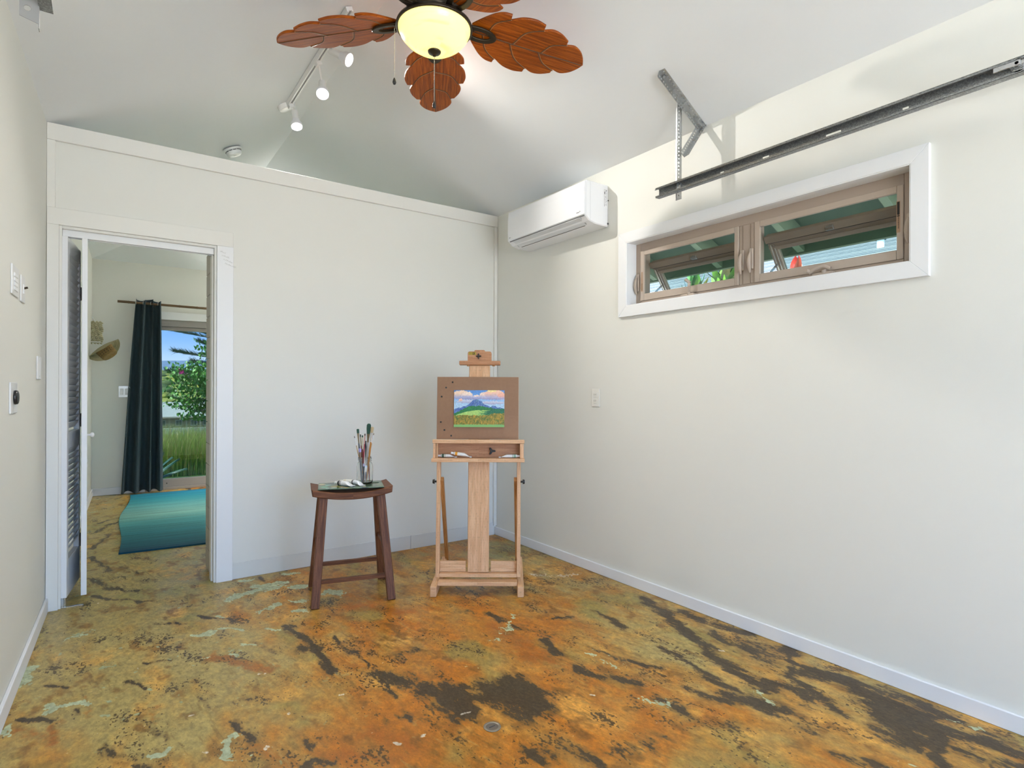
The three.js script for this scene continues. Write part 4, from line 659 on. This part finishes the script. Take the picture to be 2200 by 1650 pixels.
// ------------------------------------------------------------------ stool with palette, tubes, jar and brushes
{
  const s = thing('stool', 'dark brown wooden saddle stool with splayed legs', 'stool', [1.438, 0, .643], -.245);
  const HX = .222, top = (x) => .606 + .029 * (x / HX) ** 2;
  const sh = new THREE.Shape(); const n = 20; for (let k = 0; k <= n; k++) { const x = -HX + 2 * HX * k / n; k ? sh.lineTo(x, top(x)) : sh.moveTo(x, top(x)); } for (let k = n; k >= 0; k--) { const x = -HX + 2 * HX * k / n; sh.lineTo(x * .985, top(x) - .038); }
  mesh('seat', uvm(ext(sh, .252, .005).translate(0, 0, -.126), 'x'), M.walnut, s);
  const foot = (sx, sz) => V(sx * .206, 0, sz * .192), head = (sx, sz) => V(sx * .158, .592, sz * .088);
  for (const sx of [-1, 1]) for (const sz of [1, -1]) mesh('leg', bar(foot(sx, sz), head(sx, sz), .046, .034, .004, V(0, 0, 1)), M.walnut, s);
  const on = (sx, sz, y) => foot(sx, sz).lerp(head(sx, sz), y / .592);
  mesh('stretcher', bar(on(-1, 1, .135), on(1, 1, .135), .024, .022, .002, V(0, 1, 0)), M.walnut, s); mesh('stretcher', bar(on(-1, -1, .135), on(1, -1, .135), .024, .022, .002, V(0, 1, 0)), M.walnut, s);
  for (const sx of [-1, 1]) mesh('stretcher', bar(on(sx, 1, .3), on(sx, -1, .3), .022, .026, .002, V(0, 1, 0)), M.walnut, s);
}
const PY = .6335;
{
  const p = thing('palette', 'paint smeared green palette board lying on the stool', 'palette', [1.433, .6293, .652], -.31);
  const pt = tex(512, 320, (i, j) => {
    const x = i / 512, y = j / 320, n = fbm(i / 50, j / 34, 4), m = fbm(i / 18 + 20, j / 12, 3); let c = mix3([62, 96, 66], [96, 122, 82], n);
    c = mix3(c, [24, 52, 40], ss(.55, .75, fbm(i / 44 + 70, j / 30, 4)));
    const blob = (bx_, by, r, k) => { const d = Math.hypot(x - bx_, (y - by) * .62) + .06 * (m - .5); c = mix3(c, k, .92 * ss(r, r * .6, d)); };
    blob(.1, .3, .07, [70, 186, 140]); blob(.15, .6, .06, [120, 200, 190]); blob(.06, .75, .07, [210, 180, 120]); blob(.2, .82, .07, [34, 60, 70]); blob(.26, .35, .08, [176, 152, 40]); blob(.24, .15, .05, [214, 214, 190]); blob(.33, .78, .09, [214, 202, 178]); blob(.36, .22, .06, [196, 140, 40]); blob(.42, .09, .035, [240, 176, 30]); blob(.7, .1, .03, [240, 210, 70]); blob(.75, .6, .12, [104, 124, 82]); blob(.6, .4, .12, [44, 76, 34]); blob(.47, .3, .1, [40, 84, 48]); blob(.9, .45, .08, [110, 134, 84]); blob(.3, .55, .05, [90, 60, 30]); blob(.14, .12, .035, [170, 214, 206]);
    const s = .85 + .3 * m; return c.map((v) => v * s);
  }); pt.wrapS = pt.wrapT = THREE.ClampToEdgeWrapping;
  const sh = shapeOf([[-.18, -.112], [.182, -.112], [.182, .112], [-.18, .112]]); const h = new THREE.Path(); h.absellipse(.135, .035, .03, .02, 0, Math.PI * 2, true); sh.holes.push(h);
  const g = ext(sh, .0035, .0006, 14).rotateX(-Math.PI / 2); const q = g.attributes.position, uv = g.attributes.uv; for (let i = 0; i < q.count; i++) uv.setXY(i, q.getX(i) / .364 + .5, -q.getZ(i) / .226 + .5);
  mesh('board', g, mat(rgb(1, 1, 1), .3, { map: pt, clearcoat: .5 }), p);
  paintTube('paint_tube', 'white paint tube with black bands at the front of the palette', [1.366, PY, .628], -1.02, .105, .0135, rgb(.02, .02, .022), rgb(.82, .82, .8), rgb(.02, .02, .022));
  paintTube('paint_tube', 'cream paint tube lying behind the black banded tube', [1.413, PY, .588], -.83, .09, .0125, rgb(.72, .66, .5), rgb(.8, .78, .7), null, 0, 0, rgb(.8, .77, .68));
  paintTube('paint_tube', 'white paint tube with a dark end nearest the jar', [1.452, PY, .63], -1.36, .105, .0125, rgb(.1, .09, .09), rgb(.2, .18, .17), null, 0, 0, rgb(.82, .85, .9));
  const j = thing('glass_jar', 'clear ribbed glass jar holding the brushes on the palette', 'jar', [1.517, PY, .652]);
  mesh('glass', lathe([[0, 0], [.036, 0], [.044, .004], [.0475, .014], [.0475, .1], [.044, .118], [.0385, .128], [.0385, .133], [.0405, .134], [.0405, .138], [.0385, .14], [.0385, .144], [.0405, .146], [.0385, .15], [.038, .158], [.0355, .158], [.0355, .128], [.041, .116], [.0445, .1], [.0445, .016], [.041, .008], [0, .006]], 48), M.jar, j);
}
function brush(label, tip, foot, o) {
  const a = V(...foot), b = V(...tip), dir = b.clone().sub(a), L = dir.length(); dir.normalize();
  const t = thing('paint_brush', label, 'paint brush', foot, 0, 'paint brushes in the jar'); t.quaternion.setFromUnitVectors(V(0, 1, 0), dir);
  const hr = o.hr ?? .0035, fl = o.fl ?? .03, bl = o.bl ?? .02, wr = o.wr ?? hr, y1 = L - bl - fl;
  mesh('handle', lathe([[0, 0], [hr * .5, .002], [hr * .75, L * .18], [hr * 1.15, y1 * .8], [hr * .9, y1]], 14), mat(o.handle, .45), t);
  const fg = lathe([[hr * .95, y1], [hr * 1.05, y1 + fl * .4], [wr, y1 + fl]], 16); if (wr > hr * 1.4) fg.scale(1, 1, .55);
  mesh('ferrule', fg, o.ferrule ? mat(o.ferrule, .4, { metalness: .3 }) : M.chrome, t);
  const w = wr, q = o.point ? [[w, 0], [w * 1.05, bl * .4], [w * .5, bl * .85], [0, bl]] : [[w, 0], [w * (o.flare ?? 1.1), bl * .5], [w * (o.flare ?? 1.1), bl * .85], [w * .8, bl * .98], [0, bl]];
  const g = lathe(q.map(([r, y]) => [r, y + y1 + fl]), 18); if (wr > hr * 1.4 || o.flat) g.scale(1, 1, .45); g.rotateY(-YAW); fg.rotateY(-YAW);
  mesh('bristles', g, mat(o.hair, .85), t);
}
{
  const G = rgb(.03, .09, .06), tan = rgb(.5, .34, .18), B = PY + .0075;
  const f = (x, z) => [x, B, z];
  brush('thin detail brush with white ferrule, leaning furthest left in the jar', [1.461, .917, .629], f(1.512, .66), { hr: .0026, wr: .002, bl: .014, fl: .045, handle: tan, ferrule: rgb(.82, .82, .8), hair: rgb(.06, .035, .03), point: true });
  brush('flat green tipped brush standing tall at the left of the jar', [1.4849, .956, .622], f(1.504, .64), { hr: .0042, wr: .007, bl: .026, fl: .06, handle: rgb(.05, .06, .08), ferrule: rgb(.25, .19, .11), hair: G });
  brush('slim brush with dark tip and dark red handle', [1.5045, .922, .612], f(1.52, .626), { hr: .0036, wr: .003, bl: .016, fl: .05, handle: rgb(.17, .025, .015), ferrule: rgb(.36, .3, .17), hair: rgb(.04, .06, .04) });
  brush('slim brush with green tip and cream ferrule in the middle', [1.5114, .917, .628], f(1.5137, .636), { hr: .0036, wr: .0038, bl: .012, fl: .07, handle: rgb(.2, .03, .02), ferrule: rgb(.6, .5, .33), hair: G });
  brush('slim brush with pink red handle and brown tip', [1.5237, .927, .637], f(1.5105, .634), { hr: .0036, wr: .0034, bl: .012, fl: .05, handle: rgb(.4, .04, .05), ferrule: rgb(.6, .32, .26), hair: rgb(.1, .07, .05) });
  brush('large green fan brush standing tallest in the jar', [1.5396, .988, .66], f(1.522, .648), { hr: .0055, wr: .0095, bl: .062, fl: .05, handle: rgb(.4, .38, .36), ferrule: rgb(.2, .14, .07), hair: G, flare: 1.35 });
  brush('broad tan bristle brush with orange handle, leaning right', [1.549, .970, .69], f(1.523, .664), { hr: .005, wr: .008, bl: .036, fl: .055, handle: rgb(.5, .2, .03), hair: rgb(.5, .38, .22), flare: 1.15 });
  brush('thin brush with white ferrule, leaning furthest right in the jar', [1.571, .932, .658], f(1.522, .623), { hr: .0028, wr: .0026, bl: .014, fl: .05, handle: rgb(.55, .3, .12), ferrule: rgb(.82, .82, .82), hair: rgb(.22, .16, .1), point: true });
  brush('short brush with a lavender tip just above the jar rim', [1.484, .844, .662], f(1.494, .664), { hr: .005, wr: .0065, bl: .022, fl: .04, handle: rgb(.2, .24, .28), ferrule: rgb(.28, .2, .13), hair: rgb(.42, .38, .72) });
  brush('black handled brush behind the pink red one', [1.534, .883, .62], f(1.536, .634), { hr: .0045, wr: .004, bl: .012, fl: .04, handle: rgb(.01, .012, .016), ferrule: rgb(.03, .04, .06), hair: rgb(.05, .05, .06) });
  brush('short dark brush with a pale lavender end inside the jar', [1.5011, .754, .682], f(1.499, .673), { hr: .0045, wr: .0062, bl: .014, fl: .03, handle: rgb(.02, .03, .06), ferrule: rgb(.05, .08, .12), hair: rgb(.6, .56, .78) });
  brush('short red handled brush at the right inside the jar', [1.5421, .777, .65], f(1.546, .652), { hr: .0036, wr: .0034, bl: .01, fl: .02, handle: rgb(.33, .06, .03), ferrule: rgb(.4, .3, .2), hair: rgb(.1, .05, .04) });
}

// ------------------------------------------------------------------ outside the right window: eave, neighbour roof, shrub
{
  const greenM = mat(rgb(.10, .145, .10), .7), light = mat(rgb(.2, .27, .18), .65);
  const eave = new THREE.Group(); eave.name = 'roof_eave'; scene.add(eave); tag(eave, 'green painted eave boards with rafters outside the high window', 'eave');
  const yE = (x) => EAVE - .02 - .4167 * (x - W);
  const slab = (x0, x1, off, th, z0, z1) => { const a = Math.atan(-.4167), L = (x1 - x0) / Math.cos(a), g = bx(0, L, 0, th, z0, z1, 0, 'z'); g.rotateZ(a); return g.translate(x0, yE(x0) + off, 0); };
  mesh('soffit', slab(W + .16, 4.06, .1, .02, -1, FRONT_Z + .2), greenM, eave);
  for (let z = .1; z < 5.3; z += .61) mesh('rafter', slab(W + .165, 3.97, -.035, .135, z, z + .045), light, eave);
  mesh('fascia', bx(3.975, 4.015, 2.088, 2.25, -1, FRONT_Z + .2, .003, 'z'), greenM, eave);
  const nr = new THREE.Group(); nr.name = 'neighbour_roof'; scene.add(nr); tag(nr, 'pale blue grey shingle roof of the next house outside the window', 'roof');
  const sm = [mat(rgb(.105, .125, .14), .8), mat(rgb(.13, .15, .165), .8), mat(rgb(.08, .1, .115), .8)];
  for (let k = 0; k < 26; k++) { const x = 5.6 + k * .235, y = 2.2 + k * .0705; mesh('shingle_course', bx(0, .3, -.02, .02, -9, 8, 0, 'z').rotateZ(.25).translate(x, y, 0), sm[(k * 7) % 3], nr); }
  mesh('gable_wall', bx(5.9, 11.6, -.3, 2.15, -8.8, 7.8, 0), mat(rgb(.5, .48, .42), .8), nr);
  const vp = thing('vent_pipe', 'white vent pipe with dark cap on the neighbouring roof', 'vent pipe', [8.0, 2.93, .78]);
  mesh('pipe', cyl(V(0, -.08, 0), V(0, .1, 0), .04, .04, 20), M.white, vp); mesh('cap', lathe([[0, .135], [.035, .135], [.058, .12], [.058, .1], [.04, .1]], 24), mat(rgb(.05, .12, .14), .5), vp);
  struct('ground_side', bx(W + .16, 60, -.5, -.3, -3.9, 60, 0), mat(rgb(.42, .41, .36), .9), 'light concrete ground beside the house, pale to bounce light under the eave');  // made pale so the ground bounces light up to the eave
}
function leafGeo(L, w, droop = .25, fold = .18, n = 8) { return grid(4, n, (u, v) => { const s = (u - .5) * 2, ww = w * Math.pow(Math.sin(Math.PI * Math.min(.995, .03 + .97 * v)), .75) * (1 - .25 * v); return [s * ww / 2, v * L * (1 - .12 * v) , -droop * L * v * v + fold * Math.abs(s) * ww]; }); }
{
  const leafy = (name, label, at, count, pal, L, w, spreadA) => {
    const t = thing(name, label, 'plant', at);
    const stem = mesh('stem', cyl(V(0, -at[1] - .3, 0), V(0, .06, 0), .018, .012, 8), mat(rgb(.16, .12, .06), .8), t);
    const gs = [leafGeo(L, w, .3), leafGeo(L * .85, w * 1.15, .5), leafGeo(L * 1.1, w * .85, .15)];
    const ms = pal.map((c) => new THREE.MeshPhysicalMaterial({ color: c, roughness: .35, clearcoat: .3, side: THREE.DoubleSide }));
    for (let k = 0; k < count; k++) { const m = mesh('leaf', gs[k % 3], ms[(rnd() * ms.length) | 0], t); m.rotation.order = 'YXZ'; m.rotation.y = k * 2.4 + rnd(); m.rotation.x = rr(.15, spreadA); m.position.y = rr(-.16, .06); }
  };
  leafy('croton_shrub', 'glossy green and yellow leaved shrub outside the left window unit', [4.62, 2.1, .62], 34, [rgb(.04, .15, .03), rgb(.1, .26, .04), rgb(.03, .09, .03), rgb(.42, .38, .02), rgb(.07, .2, .05)], .2, .075, 1.3);
  leafy('croton_shrub', 'dark green broad leaved shrub beside the yellow leaved one', [4.6, 2.12, .95], 34, [rgb(.04, .14, .03), rgb(.16, .34, .05), rgb(.03, .08, .03), rgb(.08, .07, .03)], .23, .085, 1.3);
  leafy('red_leaf_plant', 'shrub with red leaves outside the right window unit', [4.62, 2.08, 1.56], 12, [rgb(.5, .04, .03), rgb(.6, .09, .04), rgb(.55, .35, .05)], .15, .075, .8);
}

// ------------------------------------------------------------------ garden, house and hills seen through the far glass door
{
  const gt = tex(256, 256, (i, j) => { const n = fbm(i / 8, j / 8, 4), m = fbm(i / 50, j / 50, 3); return mix3([40, 74, 22], [92, 124, 48], .5 * n + .5 * m); });
  const gm = mat(rgb(1, 1, 1), .9, { map: gt });
  // lawn that falls away behind the grasses
  const hgt = (z) => z > -9 ? -.16 : -.16 - 1.9 * ss(9, 34, -z);
  const g = grid(8, 60, (u, v) => { const z = FAR_Z - .15 - Math.pow(v, 2) * 60; return [-40 + u * 90, hgt(z), z]; });
  { const p = g.attributes.position, uv = g.attributes.uv; for (let i = 0; i < p.count; i++) uv.setXY(i, p.getX(i) / 1.5, p.getZ(i) / 1.5); g.computeVertexNormals(); }
  struct('ground_garden', g, gm, 'mown lawn behind the house');
  struct('ground_drive', bx(-30, W + 40, -.14, -.02, FRONT_Z + .15, FRONT_Z + 40, 0), mat(rgb(.5, .49, .46), .85), 'sunlit concrete driveway in front of the garage doorway');
  // tall ornamental grass
  const blades = (n, x0, x1, z0, z1, h0, h1, lean) => { const P = [], N = [], C = []; const pal = [[.22, .42, .05], [.3, .52, .07], [.42, .55, .11], [.14, .28, .04], [.66, .54, .28], [.56, .46, .2]];
    for (let k = 0; k < n; k++) { const x = rr(x0, x1), z = rr(z0, z1), h = rr(h0, h1), a = rnd() * Math.PI * 2, l = rr(0, lean) * h, w = .0045, dx = Math.cos(a) * l, dz = Math.sin(a) * l, c = pal[rnd() < .24 ? 4 + (rnd() * 2 | 0) : (rnd() * 4) | 0], px = Math.cos(a + 1.57) * w, pz = Math.sin(a + 1.57) * w;
      let prev = [x, -.16, z]; for (let s = 1; s <= 3; s++) { const t = s / 3, q = [x + dx * t * t, -.16 + h * t * (1 - .12 * t * lean), z + dz * t * t], wa = 1 - (s - 1) / 3, wb = Math.max(.05, 1 - t); P.push(prev[0] - px * wa, prev[1], prev[2] - pz * wa, prev[0] + px * wa, prev[1], prev[2] + pz * wa, q[0] + px * wb, q[1], q[2] + pz * wb, prev[0] - px * wa, prev[1], prev[2] - pz * wa, q[0] + px * wb, q[1], q[2] + pz * wb, q[0] - px * wb, q[1], q[2] - pz * wb); for (let i = 0; i < 6; i++) C.push(...c); prev = q; } }
    const b = new THREE.BufferGeometry(); b.setAttribute('position', new THREE.Float32BufferAttribute(P, 3)); b.setAttribute('color', new THREE.Float32BufferAttribute(C, 3)); b.computeVertexNormals(); return b; };
  const grass = lit(new THREE.Mesh(blades(12000, .3, 2.6, -7.7, -6.1, .45, .84, .5), new THREE.MeshPhysicalMaterial({ vertexColors: true, roughness: .7, transmission: .3, thickness: 0, side: THREE.DoubleSide }))); grass.name = 'tall_grass'; grass.userData = { label: 'thick stand of tall green and straw coloured garden grass', category: 'grass', kind: 'stuff' }; scene.add(grass);
  const ag = thing('agave', 'dark green spiky agave by the glass door', 'plant', [.72, -.16, -5.35]);
  const am = mat(rgb(.03, .12, .085), .45);
  for (let k = 0; k < 16; k++) { const m = mesh('leaf', grid(4, 8, (u, v) => { const s = (u - .5) * 2, w = .05 * (1 - v) * (1 + .6 * v); return [s * w, v * .52, .03 * Math.abs(s) - .03 + .12 * v * v]; }), am, ag); m.material.side = THREE.DoubleSide; m.rotation.order = 'YXZ'; m.rotation.y = k * 2.4; m.rotation.x = .35 + (k / 16) * .85; }
  // broad-leaved tree at the right
  const tree = thing('garden_tree', 'broad leaved green tree with pale branches at the right of the glass door', 'tree', [2.5, -.16, -7.4]);
  const bark = mat(rgb(.42, .36, .3), .85);
  const limbs = [[[0, 0, 0], [-.05, .8, 0], [-.1, 1.3, 0]], [[-.1, 1.3, 0], [-.5, 1.25, .1], [-1.0, 1.12, .15], [-1.35, 1.2, .2]], [[-.1, 1.3, 0], [-.4, 1.75, 0], [-.85, 2.0, .1]], [[-.1, 1.3, 0], [-.2, 1.9, -.1], [-.6, 2.5, 0]], [[-.45, 1.25, .1], [-.8, .98, .2], [-1.1, .95, .25]], [[-.1, 1.3, 0], [.3, 2.0, 0], [.5, 2.6, 0]], [[-.4, 1.75, 0], [-.7, 1.55, .1], [-.95, 1.62, .2]], [[-.6, 1.24, .1], [-.95, 1.4, .35], [-1.255, 1.61, .54]]];
  for (const l of limbs) mesh('branch', tubeOf(l, l === limbs[0] ? .045 : .016, 16, 7), bark, tree);
  const lg = leafGeo(.066, .046, .2, .12, 5);
  const leaves = new THREE.InstancedMesh(lg, new THREE.MeshPhysicalMaterial({ color: 0xffffff, roughness: .4, side: THREE.DoubleSide, clearcoat: .2 }), 5200);
  leaves.name = 'foliage'; leaves.userData.kind = 'stuff';
  const m4 = new THREE.Matrix4(), q = new THREE.Quaternion(), eu = new THREE.Euler();
  for (let k = 0; k < 5200; k++) { const l = limbs[1 + (rnd() * 7 | 0)], s = l.length - 1, i = Math.min(s - 1, (rnd() * s) | 0), t = rnd(), a = l[i], b = l[i + 1], sp = .21; eu.set(rr(-1, 1.2), rnd() * 6.28, rr(-1, 1)); q.setFromEuler(eu); m4.compose(V(a[0] + (b[0] - a[0]) * t + rr(-sp, sp), a[1] + (b[1] - a[1]) * t + rr(-sp, sp) * .85, a[2] + (b[2] - a[2]) * t + rr(-sp, sp)), q, V(1, 1, 1).multiplyScalar(rr(.7, 1.25))); leaves.setMatrixAt(k, m4); const v = rnd(); leaves.setColorAt(k, rgb(.05 + .12 * v, .18 + .3 * v, .04 + .03 * v)); }
  lit(leaves); tree.add(leaves);
  const fl = thing('hibiscus_flower', 'pink hibiscus flower on the garden tree', 'flower', [1.24, 1.455, -6.85]);
  const fm = new THREE.MeshPhysicalMaterial({ color: rgb(.75, .04, .3), roughness: .6, side: THREE.DoubleSide });
  for (let k = 0; k < 5; k++) { const m = mesh('petal', leafGeo(.062, .055, .3, .05, 5), fm, fl); m.rotation.order = 'ZYX'; m.rotation.z = k * 1.257 + .5; m.rotation.x = .5; }
  mesh('stamen', cyl(V(0, 0, 0), V(0, .01, .06), .003), mat(rgb(.8, .3, .2), .6), fl);
  // feathery pine behind it
  const pine = thing('pine_tree', 'feathery dark green pine with drooping fronds against the sky', 'tree', [3.6, -1.2, -17.5]);
  mesh('trunk', cyl(V(0, 0, 0), V(.1, 7, 0), .16, .05, 10), bark, pine);
  const nd = new THREE.InstancedMesh(cyl(V(0, 0, 0), V(0, .2, 0), .006, .002, 4), mat(rgb(.05, .12, .06), .8), 9000); nd.name = 'needles'; nd.userData.kind = 'stuff'; lit(nd);
  const arms = []; for (let k = 0; k < 26; k++) { const y = 1.9 + (k / 26) * 4.2, a = k * 2.2, L = rr(.9, 1.75) * (1.15 - y / 9); arms.push([V(.05, y, 0), V(Math.cos(a) * L, y + .12 + .3 * rnd(), Math.sin(a) * L)]); }
  for (const [a, y, L] of [[3.0, 2.9, 1.75], [3.2, 3.55, 1.55], [2.95, 4.2, 1.7], [3.1, 4.6, 1.8]]) arms.push([V(.05, y - .25, 0), V(Math.cos(a) * L, y, Math.sin(a) * L)]);
  mesh('bough', arms.map(([a, b]) => cyl(a, b, .025, .012, 6)), bark, pine);
  for (let k = 0; k < 9000; k++) { const [a, b] = arms[k % arms.length], t = .2 + .82 * Math.sqrt(rnd()), d = b.clone().sub(a).normalize(), o = V(rr(-1, 1), rr(-.2, 1.2), rr(-1, 1)).normalize().multiplyScalar(.75).add(d).normalize(); q.setFromUnitVectors(V(0, 1, 0), o); m4.compose(a.clone().lerp(b, t), q, V(1, rr(.7, 1.3), 1)); nd.setMatrixAt(k, m4); }
  pine.add(nd);
  // neighbouring bungalow
  const hs = thing('bungalow', 'cream bungalow with grey green roof beyond the tall grass', 'house', [5, -2.1, -43]);
  mesh('wall', bx(-14, 16, 0, 1.12, -8, 0, 0), mat(rgb(.48, .38, .25), .8), hs);
  const rf = ext(shapeOf([[-4.8, 0], [.7, .06], [.7, .14], [-3.6, 1.0], [-4.8, 1.05]]), 32).applyMatrix4(new THREE.Matrix4().makeBasis(V(0, 0, 1), V(0, 1, 0), V(-1, 0, 0))).translate(17, 1.1, 0);
  mesh('roof', rf, mat(rgb(.36, .42, .36), .85), hs); mesh('fascia', bx(-15, 17, 1.14, 1.24, .68, .74, 0), mat(rgb(.62, .52, .34), .8), hs);
  for (const x of [-1.62, -.62, .32, 1.1, 3.4]) { const w = mesh('window', bx(x - .2, x + .2, .55, .98, -.02, .03, 0), M.white, hs); mesh('pane', [bx(x - .17, x - .01, .59, .94, .028, .04, 0), bx(x + .01, x + .17, .59, .94, .028, .04, 0)], mat(rgb(.09, .12, .13), .2), w); }
  mesh('post', [-1.2, -.15, .72, 2.0, 4.2].map((x) => bx(x - .06, x + .06, 0, 1.12, .02, .14, 0)), mat(rgb(.66, .56, .38), .8), hs);
  mesh('garden_wall', bx(-14, 16, -.3, .5, 1.4, 1.6, 0), mat(rgb(.8, .77, .7), .85), hs);
  // scrubby hillside and the far mountain
  const hill = struct('hill_green', grid(60, 24, (u, v) => { const x = -110 + u * 260, z = -60 - v * 100, y = -3 + 7.2 * ss(0, .85, v) + 1.2 * (fbm(u * 14, v * 8, 3) - .5); return [x, y, z]; }), mat(rgb(1, 1, 1), .9, { map: tex(512, 256, (i, j) => { const n = fbm(i / 5, j / 5, 4), m = fbm(i / 24, j / 20, 3); return mix3(mix3([92, 116, 40], [176, 184, 80], n), [52, 82, 34], ss(.5, .7, m)); }) }), 'scrubby green hillside');
  const scrub = new THREE.InstancedMesh(new THREE.IcosahedronGeometry(1, 1), mat(rgb(1, 1, 1), .9), 2600); scrub.name = 'hillside_scrub'; scrub.userData = { label: 'scattered yellow green scrub covering the hillside', category: 'scrub', kind: 'stuff' };
  for (let k = 0; k < 2600; k++) { const u = rr(.35, .68), v = Math.sqrt(rnd()), x = -110 + u * 260, z = -60 - v * 100, y = -3 + 7.2 * ss(0, .85, v), s = rr(.35, 1.15); eu.set(0, rnd() * 6, 0); q.setFromEuler(eu); m4.compose(V(x, y, z), q, V(s * 1.3, s * rr(.6, 1), s)); scrub.setMatrixAt(k, m4); const c = rnd(); scrub.setColorAt(k, c < .6 ? rgb(.2 + .2 * c, .26 + .16 * c, .05) : rgb(.08, .14, .04)); }
  lit(scrub); scene.add(scrub);
  struct('hill_mountain', grid(80, 20, (u, v) => { const x = -1800 + u * 4600, z = -3300 - v * 900, r = 122 + 70 * ss(.25, .62, u) + 14 * (fbm(u * 20, 3, 3) - .5); return [x, -20 + (r + 20) * ss(0, .9, v) + 7 * (fbm(u * 90, v * 5, 3) - .5) * v, z]; }), mat(rgb(.15, .25, .37), .95), 'distant mountain with blue haze put into its colour');  // haze of distance painted in as a slate blue base colour
}

// ------------------------------------------------------------------ fill lamps added out of view: one behind the camera, one in the far room
{
  const w = thing('added_fill_light', 'added unseen fill light on a tripod behind the camera, aimed at the ceiling', 'work light', [1.3, 0, 4.9]);  // added to lift the room by bounce off the ceiling
  for (let k = 0; k < 3; k++) { const a = k * 2.094 + .4; mesh('leg', cyl(V(0, .7, 0), V(Math.cos(a) * .4, 0, Math.sin(a) * .4), .012), M.dark, w); }
  mesh('pole', cyl(V(0, .6, 0), V(0, 1.72, 0), .014), M.dark, w);
  const d = V(-.3, 1, -.6).normalize(), q = new THREE.Quaternion().setFromUnitVectors(V(0, 0, 1), d), at = V(0, 1.8, 0);
  mesh('housing', bx(-.19, .19, -.14, .14, -.06, -.002, .01).applyQuaternion(q).translate(at.x, at.y, at.z), M.dark, w);
  mesh('lamp_face', bx(-.17, .17, -.12, .12, -.002, .001, 0).applyQuaternion(q).translate(at.x, at.y, at.z), glow(rgb(1, 1, 1), 3), w);
  const L = new THREE.RectAreaLight(rgb(1, .985, .96), ADDED_FILL, .34, .24); L.position.set(1.3, 1.8, 4.9).addScaledVector(d, .012); L.lookAt(L.position.clone().add(d)); scene.add(L);
  const f = thing('added_far_lamp', 'added unseen shaded lamp that brightens the next room', 'lamp', [2.5, 0, -3.0]);  // invented lamp, hidden by the partition, to brighten the far room
  mesh('base', lathe([[0, 0], [.14, 0], [.14, .015], [.02, .03], [0, .03]], 32), M.bronze, f); mesh('pole', cyl(V(0, .02, 0), V(0, 1.42, 0), .011), M.bronze, f);
  mesh('lamp_shade', lathe([[.2, 1.38], [.16, 1.66], [.158, 1.66], [.198, 1.38]], 36), new THREE.MeshPhysicalMaterial({ color: rgb(.85, .84, .8), roughness: .9, transmission: .5, thickness: 0 }), f);
  mesh('bulb', new THREE.SphereGeometry(.035, 16, 12).translate(0, 1.52, 0), glow(rgb(1, .97, .9), 3), f);
  const P = new THREE.PointLight(rgb(1, .98, .94), ADDED_FAR, 0, 2); P.position.set(2.5, 1.52, -3.0); P.castShadow = true; P.shadow.radius = 1.7; scene.add(P);
}
renderer.render(scene, camera);
